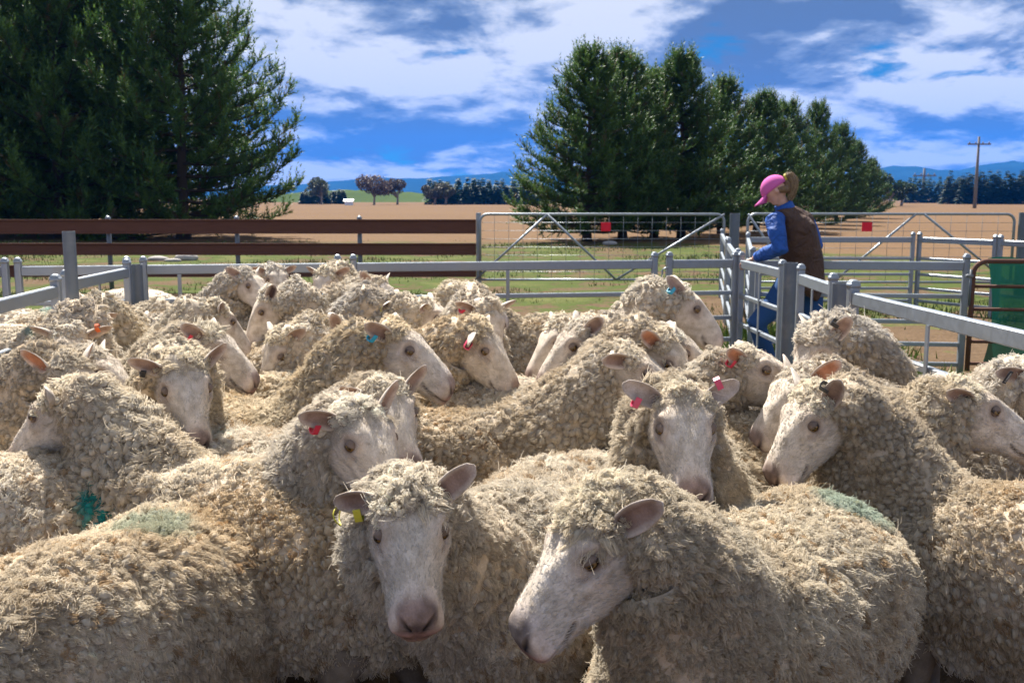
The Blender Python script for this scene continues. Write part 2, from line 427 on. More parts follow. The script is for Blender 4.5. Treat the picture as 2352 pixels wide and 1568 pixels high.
def far_trees():
    bark = mat('gum_bark', (.30, .25, .21), .9)
    spec = [  # u, d, height, spread, colours, label
        (742, 235, 6.2, 3.3, (.045, .062, .03), (.11, .12, .07), 'grey-green gum tree just right of the left pine clump'),
        (862, 215, 6.0, 4.2, (.07, .05, .045), (.15, .105, .085), 'broad brownish gum tree right of the small white shed'),
        (915, 222, 5.4, 3.6, (.06, .05, .042), (.13, .10, .08), 'brownish gum tree second of the far pair beyond the paddock'),
        (1000, 215, 4.6, 2.6, (.05, .05, .035), (.12, .105, .07), 'small gum tree with pale leaning trunk beyond the paddock'),
        (1025, 214, 4.4, 2.0, (.055, .058, .035), (.12, .115, .07), 'thin gum tree nearest the dark plantation beyond the paddock'),
        (2035, 165, 5.4, 3.0, (.02, .04, .02), (.045, .075, .03), 'dark far tree at the right end of the pine row'),
        (2062, 185, 4.0, 2.8, (.02, .042, .02), (.05, .08, .03), 'low dark far tree left of the thinner power pole'),
    ]
    for k, (u, d, H, S, c0, c1, lab) in enumerate(spec):
        x = (u - 1176) / F * d; r = np.random.default_rng(50 + k)
        root = empty('far_tree', (x, d, 0)); tag(root, lab, 'tree', 'far trees beyond the paddock')
        tk = MB(); tk.tube([(0, 0, -.2), (.1, 0, H * .25), (.25, .1, H * .5)], [.28, .2, .12], 7)
        cs, rs = [], []
        for j in range(9):
            a = r.uniform(0, 6.28); q = r.uniform(.2, .75) * S; zz = H * r.uniform(.48, .85)
            c = (math.cos(a) * q, math.sin(a) * q * .8, zz); cs.append(c); rs.append(np.array([1, 1, .75]) * S * r.uniform(.38, .58))
            tk.tube([(.1, 0, H * .25), (c[0] * .5, c[1] * .5, zz * .75), c], [.12, .08, .03], 5)
        tk.build('trunk', bark, root)
        V, Q, C = leaf_cloud(cs, rs, 2600, .20, 60 + k, c0, c1)
        new_obj('crown', fast_mesh('crown', V, Q, np.zeros((0, 3), int), C, M_NEEDLE), root)
    # plantations: a mass of narrow conifers nobody could count
    def plantation(name, u0, u1, d, h, nrow, seed, label, c0, c1):
        r = np.random.default_rng(seed); Vs, Cs = [], []
        x0, x1 = (u0 - 1176) / F * d, (u1 - 1176) / F * d
        n = int((x1 - x0) / 1.15)
        for row in range(nrow):
            for i in range(n):
                x = x0 + (i + r.uniform()) * (x1 - x0) / n; y = d + row * 4 + r.uniform(-1, 1); H = h * r.uniform(.75, 1.15); R = H * .26
                m = 90; z = r.uniform(0, 1, m) ** .8; a = r.uniform(0, 6.28, m); rr = R * (1 - z) * r.uniform(.5, 1, m) + .05
                P = np.stack([x + np.cos(a) * rr, y + np.sin(a) * rr, z * H], 1)
                o = np.stack([np.cos(a), np.sin(a), np.full(m, -.35)], 1) * 1.3 * (1.15 - z)[:, None]; w = np.stack([-np.sin(a), np.cos(a), 0 * a], 1) * .75
                Vs.append(np.stack([P - w, P + w, P + o], 1).reshape(-1, 3)); g = r.uniform(0, 1, (m, 1))
                Cs.append(np.repeat(np.array(c0) * (1 - g) + np.array(c1) * g, 3, 0))
        V = np.concatenate(Vs); me = fast_mesh(name, V, np.zeros((0, 4), int), np.arange(len(V)).reshape(-1, 3), np.concatenate(Cs), M_NEEDLE)
        tag(new_obj(name, me), label, 'trees', kind='stuff')
    plantation('plantation', 985, 1240, 226, 5.4, 3, 71, 'dark green plantation hedge behind the bare paddock left of the pine row', (.010, .034, .018), (.028, .065, .03))
    plantation('plantation', 695, 800, 245, 3.4, 2, 73, 'low dark hedge beneath the grey-green gum beyond the paddock', (.012, .030, .018), (.03, .06, .03))
    plantation('plantation', 2070, 2215, 300, 7.4, 2, 74, 'mid green plantation behind the thinner power pole', (.02, .05, .025), (.045, .085, .045))
    plantation('plantation', 2185, 2420, 235, 7.2, 3, 72, 'near-black plantation at the right edge behind the power pole', (.006, .018, .012), (.016, .04, .02))
    # hills
    def hill(name, d, us, vs, base, colr, label, depth):
        m = mat(name + '_cover', colr, 1.0, spec=0); t = NT(m.node_tree); b = m.node_tree.nodes['Principled BSDF']
        g = t.n('NewGeometry'); no = t.n('TexNoise', ins={'Vector': g.outputs['Position'], 'Scale': .012, 'Detail': 6.0}).outputs[0]
        t.link(t.mix(no, tuple(c * .6 for c in colr), tuple(c * 1.4 for c in colr)), b.inputs['Base Color'])
        u = np.linspace(us[0], us[-1], 160); v = np.interp(u, us, vs) + np.interp(u, np.linspace(us[0], us[-1], 60), np.random.default_rng(3).normal(size=60) * .8)
        x = (u - 1176) / F * d; z = CAMZ + (455 - v) / F * d
        prof = np.array([[-depth, 0], [-depth * .55, .45], [-depth * .2, .85], [0, 1], [depth * .5, .7], [depth, 0]])
        V = np.stack([np.stack([x, np.full_like(x, d + p), np.maximum(z, 1) * q - (0 if q else 2)], 1) for p, q in prof])
        nn = len(u); Q = [(i * nn + j, i * nn + j + 1, (i + 1) * nn + j + 1, (i + 1) * nn + j) for i in range(len(prof) - 1) for j in range(nn - 1)]
        me = fast_mesh(name, V.reshape(-1, 3), Q, np.zeros((0, 3), int), None, m)
        tag(new_obj(name, me), label, kind='structure')
    hill('hill', 3600, [300, 700, 800, 870, 960, 1080, 1190, 1350, 1500, 1700], [440, 424, 414, 408, 411, 403, 396, 392, 400, 420], 0, (.02, .045, .05), 'long blue forested range on the horizon left of the pine row', 700)
    hill('hill', 3300, [1700, 1960, 2040, 2090, 2140, 2195, 2240, 2300, 2352, 2700], [420, 398, 382, 384, 391, 393, 380, 373, 375, 360], 0, (.02, .045, .05), 'blue hills on the horizon behind the power poles', 700)
    hill('green_rise', 420, [560, 690, 740, 800, 900, 1000, 1150], [454, 443, 438, 436, 439, 446, 453], 0, (.06, .085, .032), 'low green grassy rise behind the gum trees', 90)
far_trees()

def shed():
    x = (805 - 1176) / F * 205
    root = empty('shed', (x, 205, 0)); tag(root, 'tiny white shed at the far edge of the paddock', 'shed')
    b = MB(); b.box((0, 0, .45), (1.6, 1.2, .9)); b.build('wall', mat('white_shed_wall', (.8, .8, .8), .6), root, False)
    b = MB(); b.add([(-1, -.8, .85), (1, -.8, .85), (1, .8, .85), (-1, .8, .85), (-1, 0, 1.25), (1, 0, 1.25)], [(0, 1, 5, 4), (2, 3, 4, 5), (0, 4, 3), (1, 2, 5), (0, 3, 2, 1)]); b.build('roof', mat('white_shed_roof', (.82, .83, .85), .4), root, False)
shed()

def poles():
    wood = mat('weathered_pole_wood', (.17, .16, .145), .9); iron = mat('insulator', (.2, .18, .16), .5)
    for (u, vb, vt, label) in ((2229, 478, 318, 'wooden power pole with crossarm standing in the paddock'), (2110, 461, 388, 'thinner distant power pole in front of the plantation')):
        d = CAMZ * F / (vb - 455); x = (u - 1176) / F * d; H = CAMZ + (455 - vt) / F * d; k = d / 2287 * 1.0
        if H < 1: continue
        root = empty('power_pole', (x, d, 0)); tag(root, label, 'pole')
        b = MB(); b.tube([(0, 0, -.5), (0, 0, H * .5), (0, 0, H)], [4.2 * k, 3.4 * k, 2.4 * k], 10); b.build('pole', wood, root)
        b = MB(); b.box((0, -3 * k, H - 17 * k), (52 * k, 3 * k, 3 * k)); arm = b.build('crossarm', wood, root, False)
        for q in (-22, -8, 8, 22):
            b = MB(); b.tube([(q * k, -3 * k, H - 15.6 * k), (q * k, -3 * k, H - 11.5 * k)], [1.6 * k, 1.0 * k], 6); b.build('insulator', iron, arm)
poles()

def rocks():
    m = mat('grey_rock', (.35, .32, .29), .9)
    for (u, v, s, lab) in ((365, 598, .16, 'long pale grey rock pile behind the lower brown rail, leftmost'), (395, 600, .12, 'flat pale rock next to the long rock pile'), (430, 597, .2, 'larger pale rock behind the brown rails, rightmost of the three'), (1400, 560, .13, 'small brown clod of dirt behind the wire gate under the red sign')):
        d = CAMZ * F / (v - 455) ; x = (u - 1176) / F * d; r = np.random.default_rng(int(u))
        a = np.linspace(.05, math.pi - .05, 9); b2 = np.linspace(0, 6.283, 12, endpoint=False)
        K = np.stack([np.repeat(np.cos(a)[:, None], 12, 1) * 1.7, np.sin(a)[:, None] * np.cos(b2)[None], np.sin(a)[:, None] * np.sin(b2)[None] * .6], -1) * s
        V, Fs = loft(K[::-1]); V = V * (1 + lumps(V, .25, 9, int(u)))[:, None]
        b = MB(); b.add(V + np.array([0, 0, s * .3]), Fs); o = b.build('rock', m, None, False); o.location = (x, d, 0); tag(o, lab, 'rock')
rocks()

# ---------------------------------------------------------------- yard fences
def galv_material(name, c0, c1, metal=.55):
    m = mat(name, rough=.42, metal=metal, spec=.5); t = NT(m.node_tree); b = m.node_tree.nodes['Principled BSDF']
    g = t.n('NewGeometry')
    n1 = t.n('TexNoise', ins={'Vector': g.outputs['Position'], 'Scale': 26.0, 'Detail': 5.0, 'Roughness': .7}).outputs[0]
    n2 = t.n('TexNoise', ins={'Vector': g.outputs['Position'], 'Scale': 4.0, 'Detail': 4.0}).outputs[0]
    c = t.mix(n1, c0, c1); c = t.mix(t.math('MULTIPLY', t.smooth(.55, .75, n2), .5), c, (.28, .27, .25))
    t.link(c, b.inputs['Base Color']); t.link(t.ramp(n1, [(.3, (.3, .3, .3)), (.7, (.55, .55, .55))]), b.inputs['Roughness'])
    return m
M_GALV = galv_material('galvanised_steel', (.21, .235, .265), (.33, .36, .39))
M_GALVD = galv_material('dull_steel_pipe', (.085, .105, .125), (.15, .17, .195), .25)
def rust_material(name, a, b_):
    m = mat(name, rough=.8, spec=.2); t = NT(m.node_tree); b = m.node_tree.nodes['Principled BSDF']
    g = t.n('NewGeometry')
    mp = t.n('Mapping', ins={'Vector': g.outputs['Position'], 'Scale': (.6, 1, 6)}).outputs[0]
    n = t.n('TexNoise', ins={'Vector': mp, 'Scale': 6.0, 'Detail': 6.0, 'Roughness': .7}).outputs[0]
    t.link(t.mix(n, a, b_), b.inputs['Base Color'])
    return m
M_RUST = rust_material('brown_oxide_steel', (.075, .030, .021), (.17, .074, .050))
M_PIPE = rust_material('rusty_pipe', (.075, .035, .025), (.16, .075, .05))

RAILS = (.905, .66, .45, .265, .10)
def dome_post(root, x, y, top, w=.05, name='post', m=None, rot=0.0):
    b = MB(); ca, sa = math.cos(rot), math.sin(rot); R = np.array([[ca, -sa, 0], [sa, ca, 0], [0, 0, 1]])
    th = np.linspace(0, 6.2832, 16, endpoint=False) + math.pi / 16
    c, s = np.cos(th), np.sin(th); c = np.sign(c) * np.abs(c) ** .35; s = np.sign(s) * np.abs(s) ** .35
    ring = np.stack([c * w / 2, s * w / 2, 0 * c], 1) @ R.T
    V, Fs = loft(np.stack([ring + [x, y, -.02], ring + [x, y, top - .03]])); b.add(V, Fs)
    p = b.build(name, m or M_GALV, root, False)
    cp = MB(); th2 = np.linspace(0, math.pi / 2, 6)
    rings = [ring * 1.10 + [x, y, top - .035], ring * 1.10 + [x, y, top - .012]] + [ring * 1.0 * math.cos(a) + [x, y, top - .012 + .022 * math.sin(a)] for a in th2[:-1]]
    V, Fs = loft(np.stack(rings)); cp.add(V, Fs); cp.build('cap', m or M_GALV, p)
    return p

def panel(label, A, B, rails=RAILS, top=1.0, uprights=(), name='yard_fence', topw=(.042, .072), posts=(1, 1), rw=(.03, .036), ztop=None, postw=.05):
    ax, ay = A; bx, by = B; L = math.hypot(bx - ax, by - ay); ang = math.atan2(by - ay, bx - ax)
    root = empty(name, (ax, ay, 0), ang); tag(root, label, 'fence' if name == 'yard_fence' else 'gate', 'galvanised yard panels' if name == 'yard_fence' else None)
    i0 = postw / 2 + .002 if posts[0] else 0; i1 = L - (postw / 2 + .002 if posts[1] else 0)
    for k, z in enumerate(rails):
        w, h = topw if k == 0 else rw
        b = MB(); c = .006; pf = np.array([(-w/2+c, -h/2), (w/2-c, -h/2), (w/2, -h/2+c), (w/2, h/2-c), (w/2-c, h/2), (-w/2+c, h/2), (-w/2, h/2-c), (-w/2, -h/2+c)])
        V, Fs = loft(np.stack([np.c_[np.full(8, xx), pf[:, 0], pf[:, 1] + z] for xx in (i0, i1)])); b.add(V, Fs)
        b.build('top_rail' if k == 0 else 'rail', M_GALV, root, False)
    if posts[0]: dome_post(root, 0, 0, top, postw)
    if posts[1]: dome_post(root, L, 0, top, postw)
    for q in uprights:
        b = MB(); zt = rails[0] - .035
        b.box((q * L, -.021, (rails[-1] + zt) / 2), (.028, .008, zt - rails[-1])); b.build('upright', M_GALV, root, False)
    return root

def round_post(label, x, y, top, rr, m=None):
    b = MB()
    a = np.linspace(0, 6.2832, 24, endpoint=False); ring = np.stack([np.cos(a), np.sin(a), 0 * a], 1)
    rings = np.stack([ring * rr + [0, 0, -.05], ring * rr + [0, 0, top], ring * rr * .86 + [0, 0, top], ring * rr * .86 + [0, 0, top - .12]])
    V, Fs = loft(rings); b.add(V, Fs)
    me = b.mesh('steel_post'); me.polygons.foreach_set('use_smooth', np.zeros(len(me.polygons), bool)); me.materials.append(m or M_GALVD)
    o = new_obj('steel_post', me); o.location = (x, y, 0)
    tag(o, label, 'post', 'round steel posts')
    return o

def ux(u, d): return (u - 1176) / F * d
def fpt(u, d): return (ux(u, d), d)

def yards():
    yb = lambda u: 7.5 + .00054 * (u - 42)
    P = lambda u: fpt(u, yb(u))
    panel('galvanised panel of the back fence behind the tall steel pole, leftmost between posts', P(42), P(292), uprights=())
    panel('galvanised back fence panel between the round post and the sheep in the far left', P(330), P(776), uprights=(.18,))
    panel('long galvanised back fence panel in front of the wire gate with the red sign', P(812), P(1503), uprights=(.5,))
    panel('short galvanised back fence panel between the latch and the woman\'s hand', P(1537), P(1688), uprights=())
    panel('galvanised panel end at the far left edge behind the shorn sheep', fpt(-160, 7.42), P(12), uprights=())
    # latch between the two posts
    b = MB(); x, y = P(1520)
    b.tube([(0, -.03, .66), (0, -.03, .86), (.025, -.03, .875), (.045, -.03, .875)], .008, 8); b.box((-.005, -.03, .78), (.06, .02, .02)); b.box((-.005, -.03, .68), (.06, .02, .02))
    o = b.build('gate_latch', M_GALV); o.location = (x, y, 0); tag(o, 'small steel slide latch between the two domed posts of the back fence', 'latch')
    round_post('short round steel post in the corner right of the left side fence', *fpt(314, 7.45), .96, .042, M_GALVD)
    round_post('tall blue-grey round steel pole rising above the left side fence', *fpt(163, 6.1), 1.25, .038, M_GALVD)
    # left side fence
    panel('left side fence panel from the corner post to the tall pole', fpt(292, 7.36), fpt(150, 6.22), uprights=(.45,))
    panel('left side fence panel nearest the camera, running out of the picture', fpt(126, 5.85), (-2.52, 4.1), uprights=(.62,), postw=.055)
    # right side fence
    g = panel('half open yard gate under the woman\'s hand', fpt(1702, 8.35), fpt(1797, 7.25), rails=(.905, .64, .40, .16), uprights=(.55,), name='yard_gate', topw=(.042, .07))
    round_post('round steel post beside the gate hinge in front of the woman', *fpt(1816, 7.02), 1.0, .05, M_GALVD)
    panel('right side fence panel behind the tall woolly sheep, between two round posts', fpt(1840, 6.78), fpt(1915, 5.95), uprights=(.5,))
    round_post('flat topped round steel post above the right-hand sheep', *fpt(1931, 5.72), .965, .045, M_GALVD)
    panel('right side fence panel with the sloping top rail running to the picture edge', fpt(1962, 5.45), (2.02, 3.3), uprights=(.42,), postw=.058)
    # pens behind
    panel('rear galvanised panel behind the woman, ending at the rusty gate', fpt(1742, 8.25), fpt(2219, 8.05), uprights=(.22,))
    panel('far yard panel right of the woman, between her arm and the double post', fpt(1716, 13.2), fpt(2093, 13.2), uprights=())
    panel('far yard panel right of the double post behind the green cloth', fpt(2108, 13.2), fpt(2282, 12.3))
    panel('far yard panel at the right picture edge', fpt(2294, 12.25), fpt(2420, 11.6))
    panel('race panel seen edge-on left of the woman, nearer of two', fpt(1694, 8.9), fpt(1672, 11.4))
    panel('race panel seen edge-on left of the woman, farther of two', fpt(1669, 11.6), fpt(1656, 14.6), top=1.0)
    panel('race panel behind the woman running back from the gate', fpt(1728, 9.2), fpt(1716, 13.0))
yards()

def brown_fence():
    d = 15.5
    x1 = ux(1098, d); x0 = ux(-170, d)
    root = empty('rail_fence', (x0, d, 0)); tag(root, 'brown oxide steel rail fence with three wide rails in front of the left pines', 'fence')
    L = x1 - x0
    for (zt, zb) in ((1.125, .905), (.76, .575), (.42, .235)):
        h = zt - zb; b = MB()
        prof = [(0, zb), (-.035, zb), (-.035, zb + .022), (-.012, zb + .03), (-.012, zt - .03), (-.035, zt - .022), (-.035, zt), (0, zt)]
        ring = lambda x: np.array([[x, p[0], p[1]] for p in prof])
        V, Fs = loft(np.stack([ring(0), ring(L - .03)])); b.add(V, Fs); b.build('rail', M_RUST, root, False)
    for u in (-45, 252, 546, 827):
        b = MB(); x = ux(u, d) - x0; b.tube([(x, .045, -.1), (x, .045, 1.15)], .036, 12); p = b.build('post', M_GALVD, root)
        c = MB(); a = np.linspace(0, 1.5, 5); th = np.linspace(0, 6.2832, 12, endpoint=False)
        c.add(*loft(np.stack([np.stack([x + .044 * math.cos(q) * np.cos(th), .045 + .044 * math.cos(q) * np.sin(th), 1.13 + .05 * math.sin(q) + 0 * th], 1) for q in a]))); c.build('cap', M_GALV, p)
    b = MB(); b.box((L + .01, .05, .6), (.075, .075, 1.25)); b.build('post', M_GALV, root, False)
brown_fence()

def wire_gate(label, A, B, ztop, zbot, sign_label, sign_at, braces):
    ax, ay = A; bx, by = B; L = math.hypot(bx - ax, by - ay); ang = math.atan2(by - ay, bx - ax)
    root = empty('farm_gate', (ax, ay, 0), ang); tag(root, label, 'gate', 'wire mesh farm gates')
    b = MB(); rr = .12; arc = [(rr - rr * math.cos(a), 0, ztop - rr + rr * math.sin(a)) for a in np.linspace(0, math.pi / 2, 7)]
    arc2 = [(L - rr + rr * math.sin(a), 0, ztop - rr + rr * math.cos(a)) for a in np.linspace(0, math.pi / 2, 7)]
    b.tube([(0, 0, zbot)] + arc + arc2 + [(L, 0, zbot)], .021, 10); b.tube([(0, 0, zbot), (L, 0, zbot)], .018, 10); b.build('frame', M_GALV, root)
    for (p, q) in braces:
        b = MB(); b.tube([(p * L, -.012, ztop), (q * L, -.012, zbot)], .018, 8); b.build('brace', M_GALV, root)
    b = MB()
    for k in range(1, 17): b.tube([(L * k / 17, .012, zbot), (L * k / 17, .012, ztop)], .003, 4)
    for z in np.linspace(zbot, ztop, 9)[1:-1]: b.tube([(0, .012, z), (L, .012, z)], .003, 4)
    b.build('wire_mesh', M_GALVD, root)
    s = MB(); s.box((0, 0, 0), (.15, .006, .135)); o = s.build('gate_sign', mat('red_sign', (.75, .012, .03), .5), None, False)
    o.location = (ax + (bx - ax) * sign_at, ay + (by - ay) * sign_at - .03, ztop - .19); o.rotation_euler = (0, 0, ang); tag(o, sign_label, 'sign')
def gates():
    d = 15.4
    wire_gate('wide wire mesh farm gate with a red sign in the middle of the picture', fpt(1103, d), fpt(1660, d), 1.205, .20, 'small red sign on the middle wire gate', .515, ((.275, -.02), (.275, .56), (1.0, .56)))
    wire_gate('wide wire mesh farm gate with a red sign behind the woman', fpt(1714, 15.0), fpt(2322, 14.9), 1.215, .20, 'small red sign on the right wire gate', .447, ((.0, .18), (.63, .33), (.66, .99)))
    for (u, dd, top, lab) in ((1684, 15.3, 1.22, 'thick square steel gate post where the two wire gates meet'), (2344, 14.8, 1.24, 'tall green-grey steel post at the right end of the wire gates')):
        round_post(lab, *fpt(u, dd), top, .075, M_GALVD)
gates()

def rusty_gate():
    d = 7.75; x0 = ux(2236, d); W = 1.25
    root = empty('rusty_gate', (x0, d, 0), -.10); tag(root, 'rusty brown pipe gate hung with green cloth at the right edge', 'gate')
    zt, zb, rr = .965, .10, .10
    b = MB(); arc = [(rr - rr * math.cos(a), 0, zt - rr + rr * math.sin(a)) for a in np.linspace(0, math.pi / 2, 7)]
    b.tube([(0, 0, zb)] + arc + [(W, 0, zt)], .019, 10); b.build('frame', M_PIPE, root)
    for z in (.77, .59, .335, .16):
        b = MB(); b.tube([(.005, 0, z), (W, 0, z)], .014, 8); b.build('rail', M_PIPE, root)
    b = MB(); b.tube([(-.02, -.01, .62), (-.02, -.01, .90)], .010, 6); b.box((-.03, -.01, .85), (.05, .03, .025)); b.build('latch_pin', M_GALVD, root)
    m = mat('green_shade_cloth', (.012, .10, .075), .7, spec=.2); t = NT(m.node_tree); bs = m.node_tree.nodes['Principled BSDF']
    g = t.n('NewGeometry'); wv = t.n('TexNoise', ins={'Vector': t.n('Mapping', ins={'Vector': g.outputs['Position'], 'Scale': (6, 6, 60)}).outputs[0], 'Scale': 6.0, 'Detail': 3.0}).outputs[0]
    t.link(t.mix(wv, (.003, .026, .021), (.007, .055, .042)), bs.inputs['Base Color'])
    tr = t.n('BsdfTranslucent', ins={'Color': (.007, .07, .05, 1)}); tp = t.n('BsdfTransparent', ins={'Color': (.25, .5, .42, 1)})
    mx = t.n('MixShader', ins={0: .35, 1: bs.outputs[0], 2: tr.outputs[0]}); mx2 = t.n('MixShader', ins={0: .22, 1: mx.outputs[0], 2: tp.outputs[0]})
    t.link(mx2.outputs[0], m.node_tree.nodes['Material Output'].inputs[0])
    u = np.linspace(0, 1, 40); v = np.linspace(0, 1, 30); U, V_ = np.meshgrid(u, v, indexing='ij')
    left = .12 + .10 * np.sin(V_ * 2.6) - .10 * V_ ** 2
    X = left + (W + .2 - left) * U; Z = .985 - .975 * V_ + .012 * np.sin(U * 17)
    Y = .05 + .035 * np.sin(U * 11 + V_ * 3) * V_ + .03 * np.sin(V_ * 5 + U * 4) + .02 * np.sin(U * 23) * (1 - U)
    Vv = np.stack([X, Y, Z], -1).reshape(-1, 3); Q = [(i * 30 + j, (i + 1) * 30 + j, (i + 1) * 30 + j + 1, i * 30 + j + 1) for i in range(39) for j in range(29)]
    o = new_obj('shade_cloth', fast_mesh('shade_cloth', Vv, Q, np.zeros((0, 3), int), None, m)); o.location = (x0, d, 0); o.rotation_euler = (0, 0, -.10)
    tag(o, 'dark green shade cloth draped behind the rusty pipe gate', 'cloth')
rusty_gate()

# ---------------------------------------------------------------- the woman at the gate
def remeshed(mb, name, voxel, smooth=3):
    me = mb.mesh('tmp'); o = bpy.data.objects.new('tmp', me); COL.objects.link(o)
    md = o.modifiers.new('r', 'REMESH'); md.mode = 'VOXEL'; md.voxel_size = voxel; md.use_smooth_shade = True
    if smooth:
        s = o.modifiers.new('s', 'SMOOTH'); s.iterations = smooth; s.factor = .5
    dg = bpy.context.evaluated_depsgraph_get(); ev = o.evaluated_get(dg)
    out = bpy.data.meshes.new_from_object(ev); out.name = name
    bpy.data.objects.remove(o)
    return out

def woman():
    D0 = 8.2; org = at(1835, 859, D0); org.z = 0
    def P(u, v, off=0.0):
        q = at(u, v, D0 + off) - org; return np.array(q)
    root = empty('person', org); tag(root, 'person in pink cap, blue shirt and brown vest leaning on the yard gate', 'person')
    skin = mat('skin', (.58, .34, .25), .6); blue = mat('blue_shirt', (.018, .085, .33), .7); vestm = mat('brown_oilskin_vest', (.075, .040, .026), .75)
    for m, s, am in ((blue, 30, .5), (vestm, 14, .45)):
        t = NT(m.node_tree); b = m.node_tree.nodes['Principled BSDF']; c = b.inputs['Base Color'].default_value[:3]
        tc = t.n('TexCoord'); no = t.n('TexNoise', ins={'Vector': tc.outputs['Object'], 'Scale': float(s), 'Detail': 5.0}).outputs[0]
        t.link(t.mix(no, tuple(x * (1 - am) for x in c), tuple(x * (1 + am) for x in c)), b.inputs['Base Color'])
        bp = t.n('Bump', ins={'Strength': 1.0, 'Distance': .05, 'Height': t.n('TexNoise', ins={'Vector': tc.outputs['Object'], 'Scale': 9.0, 'Detail': 3.0, 'Distortion': 1.2}).outputs[0]})
        t.link(bp.outputs[0], b.inputs['Normal'])
    jean = mat('blue_jeans', (.022, .075, .20), .85); pinkm = mat('pink_cap', (.60, .13, .36), .9, spec=.1); hairm = mat('brown_hair', (.20, .125, .07), .6); boot = mat('boots', (.05, .03, .02), .6)
    # key points
    pel, wai, che, nkb, nkt, hd = P(1842, 652), P(1842, 598), P(1824, 530), P(1806, 486), P(1797, 466), P(1784, 440)
    shL, elL, wrL, haL = P(1779, 506, -.15), P(1792, 570, -.27), P(1733, 592, .03), P(1706, 602, .12)
    shR, elR, wrR = P(1852, 512, .13), P(1874, 562, .13), P(1846, 628, .28)
    kL, aL = P(1738, 742, -.10), P(1768, 838, .02); kR, aR = P(1868, 755, .05), P(1876, 842, .10)
    hipL, hipR = P(1818, 662, -.08), P(1858, 662, .08)
    fwd = np.array([-.82, .57, 0.0]); sidev = np.array([.57, .82, 0])
    # body ------------------------------------------------------------------
    b = MB()
    b.tube([pel, wai, che, (che + nkb) / 2, nkb], [.135, .12, .14, .12, .06], 16); b.tube([nkb, nkt, hd], [.052, .05, .05], 12)
    for h, k, a in ((hipL, kL, aL), (hipR, kR, aR)): b.tube([h, (h + k) / 2, k, (k + a) / 2, a], [.085, .075, .055, .052, .036], 12)
    for s_, e_, w_ in ((shL, elL, wrL), (shR, elR, wrR)): b.tube([s_, e_, w_], [.05, .038, .026], 12)
    # head: skull, jaw, nose, brow; looks down to the left
    look = np.array([-.72, .30, -.62]); look /= np.linalg.norm(look); rt = np.cross(look, [0, 0, 1.0]); rt /= np.linalg.norm(rt); upv = np.cross(rt, look)
    Hm = lambda x, y, z: hd + look * x + rt * y + upv * z
    b.tube([Hm(-.085, 0, .02), Hm(-.06, 0, .02), Hm(0, 0, .025), Hm(.05, 0, .02), Hm(.08, 0, .015)], [.045, .075, .09, .078, .05], 16)
    b.tube([Hm(.0, 0, -.01), Hm(.035, 0, -.05), Hm(.062, 0, -.088)], [.07, .056, .03], 14)
    b.tube([Hm(.075, 0, .005), Hm(.10, 0, -.022), Hm(.085, 0, -.034)], [.010, .014, .010], 8)
    b.tube([Hm(.076, -.016, -.055), Hm(.084, 0, -.055), Hm(.076, .016, -.055)], .008, 6)
    for s_ in (-1, 1):
        b.tube([Hm(-.015, s_ * .078, .015), Hm(-.012, s_ * .09, -.01), Hm(-.01, s_ * .08, -.03)], [.016, .02, .010], 8)
    # hands ---------------------------------------------------------------------
    hf = haL - wrL; hf /= np.linalg.norm(hf)
    hf = hf * .9 + np.array([-.2, .1, -.25]); hf /= np.linalg.norm(hf); hs = np.cross(hf, [0, 0, 1.0]); hs /= np.linalg.norm(hs); hu_ = np.cross(hs, hf)
    pm = wrL + hf * .02
    b.tube([pm, pm + hf * .04, pm + hf * .085], [(.022, .016), (.036, .016), (.038, .014)], 10)
    for k, (off, ln) in enumerate(((-.030, .075), (-.010, .086), (.010, .080), (.029, .062))):
        q0 = pm + hf * .075 + hs * off
        q1 = q0 + hf * ln * .45 + hu_ * .006; q2 = q1 + (hf * .45 - hu_ * .9) * ln * .35; q3 = q2 + (-hu_ * 1.0 - hf * .1) * ln * .3
        b.tube([q0, q1, q2, q3], [.0095, .009, .0085, .007], 8)
    q0 = pm + hf * .025 - hs * .028
    b.tube([q0, q0 - hs * .022 + hf * .022 - hu_ * .01, q0 - hs * .026 + hf * .05 - hu_ * .03], [.012, .0105, .008], 8)
    pr = wrR; b.tube([pr, pr + np.array([-.04, .03, -.06])], [.024, .036], 8)
    o = new_obj('body', remeshed(b, 'body', .008, 2), root); o.data.materials.append(skin)
    # eyes -----------------------------------------------------------------
    for s_ in (-1, 1):
        e = MB(); a = np.linspace(.02, 3.12, 7); th = np.linspace(0, 6.2832, 10, endpoint=False)
        K = np.stack([np.repeat(np.cos(a)[:, None], 10, 1), np.sin(a)[:, None] * np.cos(th)[None], np.sin(a)[:, None] * np.sin(th)[None]], -1) * .010
        V, Fs = loft(K[::-1]); e.add(V + Hm(.072, s_ * .03, .004), Fs); e.build('eye', mat('eye_dark', (.08, .06, .05), .2), root)
    # clothes ------------------------------------------------------------------
    b = MB(); lo = P(1832, 668); 
    b.tube([lo, pel, wai, che, (che * .45 + nkb * .55), nkb + np.array([0, 0, -.01])], [(.215, .18), (.21, .185), (.19, .17), (.205, .175), (.17, .13), (.075, .075)], 28)
    b.tube([shL * .75 + che * .25, (shL + shR) / 2 + np.array([0, 0, .01]), shR * .85 + che * .15], [.10, .125, .105], 16)
    o = new_obj('vest', remeshed(b, 'vest', .014, 5), root); o.data.materials.append(vestm)
    b = MB()
    wr2 = wrL * .92 + elL * .08
    m1 = shL * .5 + elL * .5 + np.array([-.005, -.02, 0])
    b.tube([shL + np.array([.035, .04, .0]), shL, m1, elL, elL * .45 + wr2 * .55, wr2], [.075, .078, .072, .068, .060, .042], 18)
    for k in range(5): 
        q = elL * (1 - k * .12) + wr2 * k * .12; b.tube([q + np.array([0, 0, -.012]), q + np.array([.008, 0, .012])], [.066 - .003 * k, .064 - .003 * k], 14)
